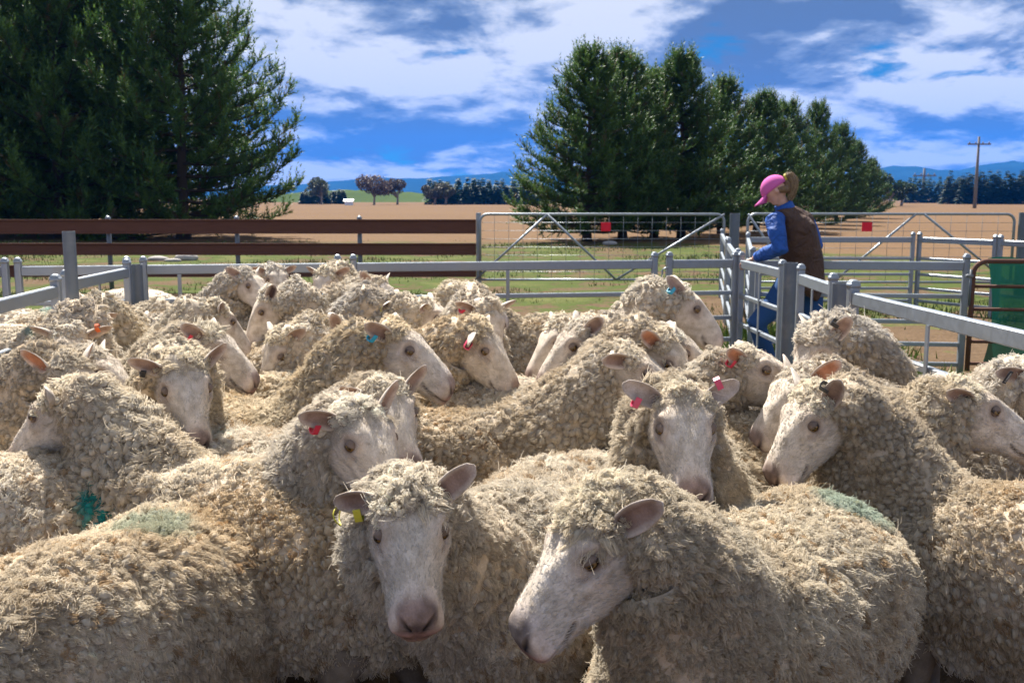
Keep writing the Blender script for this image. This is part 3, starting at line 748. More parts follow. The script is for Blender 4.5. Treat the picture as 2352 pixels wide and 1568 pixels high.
    b.tube([shR, shR * .5 + elR * .5, elR, wrR], [.075, .07, .062, .045], 16)
    o = new_obj('shirt_sleeve', remeshed(b, 'shirt_sleeve', .011, 3), root); o.data.materials.append(blue)
    b = MB(); th = np.linspace(0, 6.2832, 24, endpoint=False); ax = (nkt - nkb) / np.linalg.norm(nkt - nkb)
    s1 = np.cross(ax, [0, 1.0, 0]); s1 /= np.linalg.norm(s1); s2 = np.cross(ax, s1)
    rr = lambda c, r_: c + (s1[None] * np.cos(th)[:, None] + s2[None] * np.sin(th)[:, None]) * r_
    V, Fs = loft(np.stack([rr(nkb - ax * .03, .085), rr(nkb + ax * .03, .078), rr(nkt - ax * .005, .074), rr(nkt - ax * .005, .066), rr(nkb, .066)]), False); b.add(V, Fs); b.build('collar', blue, root)
    b = MB()
    for h, k, a in ((hipL, kL, aL), (hipR, kR, aR)): b.tube([h + np.array([0, 0, .06]), (h + k) / 2, k, (k + a) / 2, a], [.118, .098, .082, .072, .066], 18)
    b.tube([pel + np.array([0, 0, .05]), pel, pel + np.array([0, 0, -.08])], [.15, .16, .12], 18)
    o = new_obj('jeans', remeshed(b, 'jeans', .012, 3), root); o.data.materials.append(jean)
    for a in (aL, aR):
        b = MB(); g = a.copy(); b.tube([g + [0, 0, .06], [g[0], g[1], .07], [g[0] - .03, g[1] + .02, .045], [g[0] - .13, g[1] + .08, .035], [g[0] - .19, g[1] + .115, .03]], [.05, .052, .048, .042, .028], 12)
        b.build('boot', boot, root)
    # cap ------------------------------------------------------------------------
    b = MB(); n = 22; rows = []
    for a in np.linspace(0, 1.62, 9):
        ring = []
        for q in np.linspace(0, 6.2832, n, endpoint=False):
            ring.append(Hm(.004 + .116 * math.sin(a) * math.cos(q) - .004, .098 * math.sin(a) * math.sin(q), .028 + .112 * math.cos(a)))
        rows.append(ring)
    V, Fs = loft(np.array(rows)[::-1]); b.add(V, Fs); cap = b.build('cap', pinkm, root)
    b = MB(); U = np.linspace(-1, 1, 15); W_ = np.linspace(0, 1, 7); top = []
    for w in W_:
        top.append([Hm(.085 * math.cos(u * 1.05) + .012 + w * .115 * math.cos(u * .9) , .088 * math.sin(u * 1.05), .035 - .018 * w - .028 * u * u * w) for u in U])
    top = np.array(top); bot = top - upv * .006; A = np.concatenate([top.reshape(-1, 3), bot.reshape(-1, 3)]); nn = 15; kk = 7 * 15; Fs = []
    for i in range(6):
        for j in range(14):
            a = i * nn + j; Fs += [(a, a + 1, a + nn + 1, a + nn), (kk + a, kk + a + nn, kk + a + nn + 1, kk + a + 1)]
    for j in range(14): a = 6 * nn + j; Fs.append((a, a + 1, kk + a + 1, kk + a))
    for i in range(6):
        for j in (0, 14): a = i * nn + j; Fs.append((a, a + nn, kk + a + nn, kk + a))
    b.add(A, Fs); b.build('brim', pinkm, cap)
    # hair: band under the cap and a ponytail through its back
    b = MB(); b.tube([Hm(-.075, -.03, -.0), Hm(-.085, 0, -.005), Hm(-.075, .03, 0)], [.05, .056, .05], 12); b.tube([Hm(-.02, -.076, .0), Hm(-.05, -.062, -.02), Hm(-.085, 0, -.04)], [.022, .03, .035], 10); b.tube([Hm(-.02, .076, .0), Hm(-.05, .062, -.02), Hm(-.085, 0, -.04)], [.022, .03, .035], 10)
    t0 = Hm(-.115, 0, .045)
    r = np.random.default_rng(2); ns, K = 900, 7
    pth = np.array([Hm(-.07, 0, .03), t0, t0 + np.array([.035, -.015, .022]), t0 + np.array([.062, -.02, -.02]), t0 + np.array([.066, -.02, -.075]), t0 + np.array([.055, -.015, -.125]), t0 + np.array([.045, -.01, -.165])])
    spread = np.array([.006, .008, .013, .015, .014, .012, .009])
    of = r.normal(size=(ns, 1, 3)) * .75; X = pth[None] + of * spread[None, :, None] + r.normal(size=(ns, K, 3)) * .004
    cu = bpy.data.hair_curves.new('ponytail'); cu.add_curves([K] * ns); cu.attributes['position'].data.foreach_set('vector', X.astype(np.float32).ravel())
    ra = cu.attributes.get('radius') or cu.attributes.new('radius', 'FLOAT', 'POINT'); ra.data.foreach_set('value', np.full(ns * K, .0016, np.float32))
    cc = np.ones((ns, K, 4), np.float32); g = r.uniform(0, 1, (ns, 1, 1)); cc[..., :3] = np.array([.09, .055, .03]) * (1 - g) + np.array([.42, .30, .17]) * g
    ca = cu.attributes.new('Col', 'FLOAT_COLOR', 'POINT'); ca.data.foreach_set('color', cc.ravel())
    pm_ = mat('ponytail_hair', rough=.5, col_attr=True); cu.materials.append(pm_); new_obj('ponytail', cu, root)
    V0 = None
    hm = remeshed(b, 'hair', .008, 2); hm.materials.append(hairm); new_obj('hair', hm, root)
    t = NT(hairm.node_tree); g = t.n('TexCoord'); no = t.n('TexNoise', ins={'Vector': t.n('Mapping', ins={'Vector': g.outputs['Object'], 'Scale': (60, 60, 9)}).outputs[0], 'Scale': 3.0, 'Detail': 4.0}).outputs[0]
    t.link(t.mix(no, (.04, .022, .012), (.30, .19, .10)), hairm.node_tree.nodes['Principled BSDF'].inputs['Base Color'])
    b = MB(); b.tube([t0 - look * -.0 + np.array([.0, 0, .0]), t0 + np.array([.014, -.006, .006])], .034, 12); b.build('hair_band', mat('hair_band', (.5, .4, .05), .6), root)
woman()

# ---------------------------------------------------------------- sheep
def wool_material(name='fleece_wool', tl=.28):
    m = bpy.data.materials.new(name); m.use_nodes = True
    t = NT(m.node_tree); m.node_tree.nodes.clear()
    a = t.n('Attribute', attribute_name='Col')
    tc = t.n('TexCoord')
    no = t.n('TexNoise', ins={'Vector': tc.outputs['Object'], 'Scale': 420.0, 'Detail': 2.0, 'Roughness': .6})
    bp = t.n('Bump', ins={'Strength': .7, 'Distance': .002, 'Height': no.outputs[0]})
    d = t.n('BsdfDiffuse', ins={'Color': a.outputs['Color'], 'Roughness': .6, 'Normal': bp.outputs[0]})
    tr = t.n('BsdfTranslucent', ins={'Color': a.outputs['Color']})
    mx = t.n('MixShader', ins={0: tl, 1: d.outputs[0], 2: tr.outputs[0]})
    out = t.n('OutputMaterial'); t.link(mx.outputs[0], out.inputs['Surface'])
    return m

def skin_material():
    m = mat('sheep_skin', rough=.75, spec=.25, col_attr=True)
    t = NT(m.node_tree); b = m.node_tree.nodes['Principled BSDF']
    tc = t.n('TexCoord')
    no = t.n('TexNoise', ins={'Vector': tc.outputs['Object'], 'Scale': 260.0, 'Detail': 3.0, 'Roughness': .65})
    n2 = t.n('TexNoise', ins={'Vector': tc.outputs['Object'], 'Scale': 34.0, 'Detail': 4.0})
    at_ = [n for n in m.node_tree.nodes if n.type == 'ATTRIBUTE'][0]
    v = t.ramp(n2.outputs[0], [(.3, (.70, .66, .61)), (.65, (1.06, 1.05, 1.04))])
    c = t.mix(1.0, at_.outputs['Color'], v, 'MULTIPLY')
    v2 = t.ramp(no.outputs[0], [(.3, (.82, .81, .8)), (.7, (1.08, 1.08, 1.08))])
    c = t.mix(1.0, c, v2, 'MULTIPLY'); t.link(c, b.inputs['Base Color'])
    bp = t.n('Bump', ins={'Strength': .35, 'Distance': .002, 'Height': no.outputs[0]})
    t.link(bp.outputs[0], b.inputs['Normal'])
    return m

M_WOOL = wool_material(); M_FIBRE = wool_material('wool_fibre', .5); M_SKIN = skin_material()
M_EYE = mat('sheep_eye', rough=.08, spec=.6, col_attr=True)
TAGCOL = {'red': (.55, .03, .06), 'pink': (.62, .07, .14), 'cyan': (.02, .30, .45), 'yellow': (.62, .55, .05), 'black': (.015, .016, .02), 'orange': (.6, .12, .03)}
M_TAG = {k: mat('ear_tag_' + k, c, .4, spec=.5) for k, c in TAGCOL.items()}
M_PRINT = mat('tag_print', (.6, .6, .58), .6)

HX = np.array([-.03, 0, .03, .06, .09, .12, .16, .20, .235, .255, .27, .280, .284])
HT = np.array([.036, .050, .060, .064, .062, .056, .046, .033, .020, .011, .001, -.014, -.030])
HB = np.array([-.06, -.080, -.094, -.098, -.094, -.088, -.080, -.075, -.076, -.078, -.077, -.068, -.052])
HW = np.array([.050, .058, .064, .069, .070, .063, .053, .0475, .047, .0465, .0430, .031, .010])

def head_mesh(nr, nx, pink):
    """skull, cheeks, muzzle with nostrils, mouth and eye sockets in head space (x to the nose, z up)"""
    xs = -.03 + .314 * np.linspace(0, 1, nx) ** .80
    xs[-1] = .284
    zt, zb, w = np.interp(xs, HX, HT), np.interp(xs, HX, HB), np.interp(xs, HX, HW)
    k = np.ones(5) / 5                                   # soften the table
    for a in (zt, zb, w): a[3:-3] = np.convolve(a, k, 'same')[3:-3]
    th = np.linspace(0, 2 * math.pi, nr, endpoint=False) + math.pi / nr
    e = 2.35
    cy = np.sign(np.cos(th)) * np.abs(np.cos(th)) ** (2 / e); cz = np.sign(np.sin(th)) * np.abs(np.sin(th)) ** (2 / e)
    X = np.repeat(xs[:, None], nr, 1)
    zc = (zt + zb) / 2; hh = (zt - zb) / 2
    Z = zc[:, None] + hh[:, None] * cz[None]
    brow = np.exp(-((xs - .085) / .045) ** 2)[:, None]; nasal = np.exp(-((xs - .175) / .05) ** 2)[:, None]
    muz = smoothstep(.22, .26, xs)[:, None]
    Y = w[:, None] * cy[None] * (1 + (.10 * brow - .22 * nasal + .04 * muz) * cz[None])
    # chin is narrower than the upper lip
    Y *= 1 - .22 * smoothstep(.2, .26, xs)[:, None] * np.clip(-cz[None] - .3, 0, 1)
    P = np.stack([X, Y, Z], -1)
    N = np.stack([np.zeros_like(X), Y / (w[:, None] ** 2 + 1e-6), (Z - zc[:, None]) / (hh[:, None] ** 2 + 1e-6)], -1)
    N /= np.linalg.norm(N, axis=-1, keepdims=True) + 1e-9
    P = P.reshape(-1, 3); N = N.reshape(-1, 3)
    disp = np.zeros(len(P))
    base = np.array([.62, .545, .46]); C = np.tile(base, (len(P), 1))
    def paint(mask, col): C[:] = C * (1 - mask[:, None]) + np.asarray(col) * mask[:, None]
    x, y, z = P.T
    ay = np.abs(y)
    # tan shading of the coat on the forehead sides and cheeks
    paint(.35 * np.exp(-((x - .05) / .05) ** 2), (.50, .40, .29))
    paint(.3 * smoothstep(-.03, -.08, z), (.52, .43, .33))
    paint(.45 * np.exp(-((x - .25) / .03) ** 2) , (.62, .50, .45))
    # eye socket
    r = np.sqrt((x - .094) ** 2 + (ay - .062) ** 2 + (z - .026) ** 2)
    disp += -.007 * np.exp(-(r / .016) ** 2)
    disp += .0065 * np.exp(-((r - .026) / .009) ** 2) * smoothstep(.018, .045, z)
    disp += .0035 * np.exp(-((r - .028) / .009) ** 2) * smoothstep(.02, -.0, z)
    paint(.85 * np.exp(-(r / .0205) ** 4), (.15, .10, .08)); paint(.35 * np.exp(-((r - .028) / .012) ** 2), (.40, .29, .22))
    # tear groove in front of the eye
    q = np.sqrt(((x - .122) / .014) ** 2 + ((z - .012) / .006) ** 2) + 9 * (ay < .03)
    paint(.65 * np.exp(-q ** 2), (.14, .10, .09)); disp += -.004 * np.exp(-q ** 2)
    # hollow of the cheek, jaw muscle
    disp += -.005 * np.exp(-(((x - .155) / .03) ** 2 + ((z + .02) / .022) ** 2))
    disp += .004 * np.exp(-(((x - .065) / .03) ** 2 + ((z + .04) / .03) ** 2))
    # facial crest and brow
    disp += .0045 * np.exp(-((z - (.004 - .28 * (x - .10))) / .008) ** 2) * smoothstep(.09, .12, x) * smoothstep(.19, .15, x) * (ay > .02)
    disp += .006 * np.exp(-(((x - .078) / .022) ** 2 + ((z - .050) / .014) ** 2)) * (ay > .02)
    disp += -.004 * np.exp(-((y / .014) ** 2 + ((x - .10) / .04) ** 2)) * (z > .02)
    disp += lumps(P, .0011, 90, 4)
    # nose pad, nostrils, mouth
    pad = smoothstep(.250, .272, x + .45 * (z + .02)) * smoothstep(-.066, -.05, z) * smoothstep(.040, .028, ay)
    paint(.70 * pad, (.20, .115, .10) if pink else (.06, .045, .045))
    paint(.75 * pad * smoothstep(.0, 1, .55 + lumps(P, .6, 150, 9)), (.07, .05, .048))
    nz = z + .024; tilt = ay - (.0195 + .55 * nz)
    nq = np.sqrt((tilt / .0062) ** 2 + (nz / .0145) ** 2) + 6 * (x < .245)
    disp += -.011 * np.exp(-nq ** 4); paint(.98 * np.exp(-nq ** 4 * .7), (.010, .007, .007))
    disp += .0030 * np.exp(-((nq - 1.45) / .35) ** 2)
    ph = np.exp(-(y / .0022) ** 2) * smoothstep(.262, .272, x) * (z < -.03); disp += -.003 * ph; paint(.7 * ph, (.08, .05, .05))
    lip = smoothstep(-.030, -.046, z) * smoothstep(.255, .278, x)
    paint(.55 * lip, (.40, .22, .19))
    ml = -.0560 + .10 * np.clip(.262 - x, 0, .2) + .25 * np.clip(.218 - x, 0, .1)
    mq = np.abs(z - ml) / .0046
    mk = smoothstep(.176, .19, x)
    disp += -.0065 * np.exp(-mq ** 2) * mk; paint(.9 * np.exp(-(mq * .9) ** 2) * mk, (.035, .02, .02))
    disp += .0035 * np.exp(-((z - ml - .012) / .008) ** 2) * smoothstep(.2, .23, x)
    P = P + N * disp[:, None]
    P = P * np.array([1, .97, 1.0]); P[:, 0] = np.where(P[:, 0] > .094, .094 + (P[:, 0] - .094) * .85, P[:, 0])
    Q = P.reshape(nx, nr, 3)
    V, Fs = loft(Q)
    C = np.concatenate([C, C[:1], C[-1:]])
    return V, Fs, C, N

def ear_mesh(side, up, back, nu, nv, inner, turn=0.0):
    """leaf-shaped cupped ear, base at the side of the head"""
    L = .090
    u = np.linspace(0, 1, nu); v = np.linspace(-1, 1, nv)
    wid = (.008 + .0165 * np.sin(math.pi * np.clip(u, 0, 1) ** .80) ** .62) * (1 - .0 * u); wid[-1] = .003
    cup = np.interp(u, [0, .3, 1], [1.9, 1.15, .55])
    U, Vv = np.meshgrid(u, v, indexing='ij')
    ang = Vv * cup[:, None]; R = wid[:, None] / np.maximum(np.sin(np.minimum(cup, 1.5)), .45)[:, None]
    xo = U * L; yo = R * np.sin(ang); zo = R * (1 - np.cos(ang)) - .012 * np.sin(U * math.pi) * .6 - .012 * U ** 2
    S = np.stack([xo, yo, zo], -1)
    N = np.cross(np.gradient(S, axis=0), np.gradient(S, axis=1)); N /= np.linalg.norm(N, axis=-1, keepdims=True) + 1e-9
    th = (.0042 * (1 - .65 * np.abs(Vv)) * (1 - .55 * U))[..., None]
    inn = S + N * th; out = S - N * th
    A = np.concatenate([inn.reshape(-1, 3), out.reshape(-1, 3)])
    Fs = []; k = nu * nv
    for i in range(nu - 1):
        for j in range(nv - 1):
            a = i * nv + j
            Fs.append((a, a + nv, a + nv + 1, a + 1)); Fs.append((k + a, k + a + 1, k + a + nv + 1, k + a + nv))
        for a, fl in ((i * nv, 0), (i * nv + nv - 1, 1)):
            q = (a, k + a, k + a + nv, a + nv); Fs.append(q if fl == 0 else q[::-1])
    for j in range(nv - 1):
        a = (nu - 1) * nv + j; Fs.append((a, k + a, k + a + 1, a + 1))
    ci = np.tile(np.asarray(inner), (k, 1)); edge = np.maximum(smoothstep(.45, .95, np.abs(Vv)), .8 * smoothstep(.70, 1.0, U)).reshape(-1, 1)
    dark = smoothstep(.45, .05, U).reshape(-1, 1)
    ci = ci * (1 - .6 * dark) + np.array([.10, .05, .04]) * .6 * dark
    ci = ci * (1 - edge) + np.array([.54, .45, .38]) * edge
    co = np.tile([.56, .49, .42], (k, 1))
    # ear space -> head space: x along the ear, z the open side
    d = np.array([-math.sin(back) * math.cos(up), side * math.cos(back) * math.cos(up), math.sin(up)])
    f = np.array([.85, .25 * side, .12]); f = f - d * (f @ d); f /= np.linalg.norm(f)
    g = np.cross(f, d)
    f, g = f * math.cos(turn) + g * math.sin(turn) * side, g * math.cos(turn) - f * math.sin(turn) * side
    B = np.stack([d, g, f], 1)
    base = np.array([.016, side * .051, .032])
    return A @ B.T + base, Fs, np.concatenate([ci, co]), B, base

def rot_head(yaw, pitch, roll):
    return np.array(Matrix.Rotation(yaw, 3, 'Z') @ Matrix.Rotation(pitch, 3, 'Y') @ Matrix.Rotation(roll, 3, 'X'))

_eye = {}
def eye_mesh(res):
    if res in _eye: return _eye[res]
    b = MB(); n = res; R = .0132
    V = [];
    for i in range(n + 1):
        a = math.pi * i / n
        for j in range(2 * n): V.append((math.cos(a), math.sin(a) * math.cos(math.pi * j / n), math.sin(a) * math.sin(math.pi * j / n)))
    V = np.array(V)
    Fs = [(i * 2 * n + j, (i + 1) * 2 * n + j, (i + 1) * 2 * n + (j + 1) % (2 * n), i * 2 * n + (j + 1) % (2 * n)) for i in range(n) for j in range(2 * n)]
    a = np.arccos(np.clip(V[:, 0], -1, 1))
    C = np.tile([.045, .028, .02], (len(V), 1)); C[a < .95] = (.17, .095, .028); C[(a < 1.0) & (a > .82)] = (.05, .03, .015)
    pup = (np.abs(V[:, 1]) < .42) & (np.abs(V[:, 2]) < .17) & (a < .6); C[pup] = (.004, .004, .004)
    b.add(V * R * np.array([1.06, 1, 1]), Fs, C); me = b.mesh('eye', True, True); me.materials.append(M_EYE); _eye[res] = me
    return me

NTRI = [0]
def make_fleece(parent, P, N, D, Ln, Rl, colr, seed, wild, sides, wisp):
    """locks of wool as rounded curling tufts (one mesh) and loose fibres standing off them (curves)"""
    r = np.random.default_rng(seed); n = len(P)
    T1 = np.cross(D, r.normal(size=(n, 3))); T1 /= np.linalg.norm(T1, axis=1, keepdims=True) + 1e-9
    T2 = np.cross(D, T1)
    ba = r.uniform(0, 6.28, (n, 1)); bs = np.abs(r.normal(size=(n, 1))) * .55 * wild[:, None]
    bend = (T1 * np.cos(ba) + T2 * np.sin(ba)) * bs + np.array([0, 0, -.22])
    t = np.array([0, .48, .86]); pr = np.array([.82, 1.12, .84])
    flat = r.uniform(.72, 1.0, (n, 1, 1)); Lm, Rm = Ln * .82, Rl * .80
    def centre(tt): return (P - N * .007)[:, None, :] + D[:, None, :] * (Lm[:, None] * tt[None])[..., None] + bend[:, None, :] * (Lm[:, None] * tt[None] ** 2)[..., None]
    c = centre(t)                                                                  # n,3,3
    th = np.linspace(0, 2 * math.pi, sides, endpoint=False)[None, None] + r.uniform(0, 6.28, (n, 1, 1)) + .5 * t[None, :, None]
    rr = Rm[:, None, None] * pr[None, :, None] * r.uniform(.78, 1.22, (n, 3, sides))
    V = c[:, :, None, :] + T1[:, None, None, :] * (rr * np.cos(th))[..., None] + T2[:, None, None, :] * (rr * flat * np.sin(th))[..., None]
    tip = centre(np.array([.98])) + (T1 * r.normal(size=(n, 1)) + T2 * r.normal(size=(n, 1)))[:, None, :] * (Rl * .25)[:, None, None]
    V = np.concatenate([V.reshape(n, 3 * sides, 3), tip], 1)
    k = 3 * sides + 1; j = np.arange(sides); j2 = (j + 1) % sides
    q1 = np.concatenate([np.stack([i * sides + j, i * sides + j2, (i + 1) * sides + j2, (i + 1) * sides + j], 1) for i in range(2)])
    t1 = np.stack([2 * sides + j, 2 * sides + j2, np.full(sides, 3 * sides)], 1)
    off = (np.arange(n) * k)[:, None, None]
    root, tipc = colr
    tc = np.concatenate([np.repeat(t, sides), [1.0]]) ** 1.4
    C = root[:, None, :] * (1 - tc[None, :, None]) + tipc[:, None, :] * tc[None, :, None]
    C = C * r.uniform(.93, 1.07, (n, k, 1))
    me = fast_mesh('fleece', V.reshape(-1, 3), (q1[None] + off).reshape(-1, 4), (t1[None] + off).reshape(-1, 3), C.reshape(-1, 3), M_WOOL)
    NTRI[0] += n * sides * 5
    fl = new_obj('fleece', me, parent)
    # loose fibres
    S, K, r0, r1 = wisp
    if S <= 0: return fl
    t = np.linspace(0.15, 1, K)
    rho = r.uniform(.72, 1.10, (n, S, 1)); the = r.uniform(0, 6.28, (n, S, 1))
    ls = Ln[:, None, None] * r.uniform(.80, 1.14, (n, S, 1)); tt = t[None, None]
    stray = (r.uniform(0, 1, (n, S, 1)) < .06) * r.uniform(.3, 1.6, (n, S, 1))
    prof = Rl[:, None, None] * rho * (.85 + .35 * np.sin(3.1 * tt) - .25 * tt ** 3)
    cr = .0018 * np.sin(r.uniform(9, 16, (n, S, 1)) * tt + r.uniform(0, 6.28, (n, S, 1)))
    a1 = prof * np.cos(the) + cr + r.normal(size=(n, S, 1)) * .010 * stray * tt ** 2; a2 = prof * np.sin(the) * flat + cr + r.normal(size=(n, S, 1)) * .010 * stray * tt ** 2
    X = (P - N * .006)[:, None, None, :] + D[:, None, None, :] * (ls * tt * (1 + .3 * stray))[..., None] + bend[:, None, None, :] * (ls * tt ** 2)[..., None]
    X = X + T1[:, None, None, :] * a1[..., None] + T2[:, None, None, :] * a2[..., None]
    cu = bpy.data.hair_curves.new('loose_wool'); cu.add_curves([K] * (n * S))
    cu.attributes['position'].data.foreach_set('vector', X.astype(np.float32).ravel())
    ra = cu.attributes.get('radius') or cu.attributes.new('radius', 'FLOAT', 'POINT')
    rw = np.broadcast_to((r0 + (r1 - r0) * t ** 1.5)[None, None], (n, S, K)) * r.uniform(.7, 1.25, (n, S, 1))
    ra.data.foreach_set('value', rw.astype(np.float32).ravel())
    cc = np.ones((n, S, K, 4), np.float32); cc[..., :3] = tipc[:, None, None, :] * r.uniform(.82, 1.28, (n, S, 1, 1))
    ca = cu.attributes.new('Col', 'FLOAT_COLOR', 'POINT'); ca.data.foreach_set('color', np.clip(cc, 0, .92).ravel())
    cu.materials.append(M_FIBRE)
    new_obj('loose_wool', cu, fl)
    return fl

def sample_tris(V, T, n, r):
    A, B, C = V[T[:, 0]], V[T[:, 1]], V[T[:, 2]]
    cr = np.cross(B - A, C - A); ar = np.linalg.norm(cr, axis=1) * .5
    idx = r.choice(len(T), n, p=ar / ar.sum())
    a, b = r.uniform(0, 1, n), r.uniform(0, 1, n); fl = a + b > 1; a[fl], b[fl] = 1 - a[fl], 1 - b[fl]
    P = A[idx] + (B - A)[idx] * a[:, None] + (C - A)[idx] * b[:, None]
    return P, cr[idx] / (np.linalg.norm(cr[idx], axis=1, keepdims=True) + 1e-12), ar.sum()

def thin(P, dmin, r):
    """drop points closer than dmin with a hash grid (approximate blue noise)"""
    keep = np.ones(len(P), bool); cell = {}
    G = np.floor(P / dmin).astype(int); d2 = dmin * dmin * .62
    Pl = P.tolist()
    for i, g in enumerate(map(tuple, G)):
        ok = True; x, y, z = Pl[i]
        for a in (-1, 0, 1):
            for b in (-1, 0, 1):
                for c in (-1, 0, 1):
                    for q in cell.get((g[0] + a, g[1] + b, g[2] + c), ()):
                        X, Y, Z = q
                        if (x - X) ** 2 + (y - Y) ** 2 + (z - Z) ** 2 < d2: ok = False; break
                    if not ok: break
                if not ok: break
            if not ok: break
        if ok: cell.setdefault(g, []).append((x, y, z))
        else: keep[i] = False
    return keep

def tris(Fs):
    out = []
    for f in Fs:
        for k in range(1, len(f) - 1): out.append((f[0], f[k], f[k + 1]))
    return np.array(out)

NO_FLEECE = False
WOOL_K = .90
SEED = [100]
def sheep(label, u, v, d, hyaw, hpitch, byaw, roll=0, sc=1.0, reach=.27, side=0.0, wz=.575, ears=(0, 0), eback=(.35, .35), eturn=(0, 0),
          tagc=None, tagside=1, marks=(), tone=0.0, pink=True, fat=1.0, wool=1.0, knot=1.0, shorn=False, inner=(.30, .205, .165),
          tag2=None, plate=None, loop=False, length=1.0, trunk_shift=0.0, lk=1.0):
    """u, v, d: where the point between the eyes is; yaws: 0 = picture right, 90 = away, -90 = towards the camera"""
    SEED[0] += 1; seed = SEED[0]; r = np.random.default_rng(seed)
    near = d < 2.45; mid = d < 3.7
    e = np.array(at(u, v, d))
    bd = np.array([math.cos(rad(byaw)), math.sin(rad(byaw)), 0]); bl = np.array([-bd[1], bd[0], 0])
    RH = rot_head(rad(hyaw - byaw), rad(hpitch), rad(roll))                 # head in body space
    Rb = np.array(Matrix.Rotation(rad(byaw), 3, 'Z'))
    Hw = e - Rb @ RH @ (np.array([.094, 0, .03]) * sc * 1.08)                      # poll in world space
    root_xy = Hw - bd * (reach + .30) * 1.0 - bl * side; root_xy[2] = 0
    root = empty('sheep', root_xy, rad(byaw)); tag(root, label, 'sheep', 'sheep crowded in the yard')
    H = Rb.T @ (Hw - root_xy)                                               # poll in body space
    hd = RH @ np.array([1, 0, 0]); hu = RH @ np.array([0, 0, 1]); bsc = sc; sc = sc * 1.08
    hsc = sc; sc = bsc
    mb = MB()
    # trunk -------------------------------------------------------------
    nx, nr = (36, 36) if mid else (24, 24)
    s = np.sin(np.linspace(-1, 1, nx) * math.pi / 2)
    Lh = .50 * length * sc
    prof = np.clip(1 - np.abs(s) ** 2.7, 0, 1) ** .46; prof[0] = prof[-1] = .05
    th = np.linspace(0, 2 * math.pi, nr, endpoint=False)
    cy = np.sign(np.cos(th)) * np.abs(np.cos(th)) ** (2 / 2.25); cz = np.sign(np.sin(th)) * np.abs(np.sin(th)) ** (2 / 2.25)
    wy = .235 * fat * sc * (1 - .07 * s); hz = .245 * sc
    zc = (wz - .07) * sc + .012 * np.cos(s * 3) * sc
    Rg = np.stack([np.repeat((s * Lh - .04 * sc + trunk_shift)[:, None], nr, 1), (wy * prof)[:, None] * cy[None], zc[:, None] + (hz * prof)[:, None] * cz[None]], -1)
    VT, FT = loft(Rg)
    if not shorn: 
        nrm = VT - np.array([0, 0, 0]); nrm = VT * np.array([.4, 1, 1]) - np.array([0, 0, zc.mean()]); nrm /= np.linalg.norm(nrm, axis=1, keepdims=True) + 1e-9
        VT = VT + nrm * (lumps(VT, .015, 12, seed) + lumps(VT, .007, 34, seed + 1))[:, None]
    base_c = np.array([.52, .43, .32]) if not shorn else np.array([.62, .53, .42])
    mb.add(VT, FT, base_c)
    # neck ----------------------------------------------------------------
    A = np.array([.14 * sc + trunk_shift, 0, (wz - .03) * sc]); B = H - hd * .022 * sc - hu * .068 * sc
    dist = np.linalg.norm(B - A)
    P1 = A + np.array([.42, 0, .06]) * dist; hf_ = np.array([hd[0], hd[1], 0]); hf_ /= np.linalg.norm(hf_) + 1e-6; P2 = B - hf_ * .22 * dist - np.array([0, 0, .30 * dist])
    nn = 26 if mid else 16
    tt = np.linspace(0, 1, nn)[:, None]
    path = A * (1 - tt) ** 3 + 3 * P1 * tt * (1 - tt) ** 2 + 3 * P2 * tt ** 2 * (1 - tt) + B * tt ** 3
    path = np.concatenate([path, B + hd * np.array([.030, .058, .080])[:, None] * sc])
    rn = np.interp(np.linspace(0, 1, nn), [0, .35, .75, 1], [.200, .180, .150, .112]) * sc * (.55 if shorn else 1)
    if shorn: rn = rn * 1.15
    rn = np.concatenate([rn, np.array([.112, .098, .040]) * sc])
    nr2 = 32 if mid else 20
    VN, FN = loft(tube_rings(path, rn[:, None] * np.array([[.95, 1.05]]), nr2))
    if not shorn:
        ax = np.repeat(path, nr2, 0); ax = np.concatenate([ax, path[:1], path[-1:]])
        nrm = VN - ax; nrm /= np.linalg.norm(nrm, axis=1, keepdims=True) + 1e-9
        VN = VN + nrm * (lumps(VN, .013, 18, seed + 2) + lumps(VN, .007, 45, seed + 3))[:, None]
    mb.add(VN, FN, base_c)
    # head ------------------------------------------------------------------
    hr, hx = (84, 104) if near else ((56, 72) if mid else (32, 44))
    VH, FH, CH, NH = head_mesh(hr, hx, pink)
    toned = 1 + r.uniform(-.06, .05)
    VHw = VH @ RH.T * hsc + H
    mb.add(VHw, FH, CH * toned)
    # eyelids
    for sd in (-1, 1):
        ec = np.array([.094, sd * .0530, .027]); ax = np.array([.62, sd * 1.0, .04]); ax /= np.linalg.norm(ax)
        upv = np.array([0, 0, 1.0]) - ax * ax[2]; upv /= np.linalg.norm(upv); sv = np.cross(upv, ax)
        for lo, hi, tilt, cc in ((.27, 1.5, 1, (.20, .15, .12)), (.46, 1.5, -1, (.20, .145, .115))):
            g = 9 if mid else 5
            el = np.linspace(lo, hi, g); az = np.linspace(-1.35, 1.35, g + 4)
            E, Az = np.meshgrid(el, az, indexing='ij'); E2 = E * tilt + .12 * np.abs(Az) ** 2 * -tilt
            q = (np.cos(E2) * np.cos(Az))[..., None] * ax + (np.cos(E2) * np.sin(Az))[..., None] * sv + np.sin(E2)[..., None] * upv
            q = q * .0153 + ec; a, b2 = q.shape[:2]
            Fs = [(i * b2 + j, i * b2 + j + 1, (i + 1) * b2 + j + 1, (i + 1) * b2 + j) for i in range(a - 1) for j in range(b2 - 1)]
            cl = np.tile(np.array(cc), (a * b2, 1)); cl[:b2] = (.07, .05, .045)
            mb.add(q.reshape(-1, 3) @ RH.T * hsc + H, Fs, cl)
    # ears
    eb = []
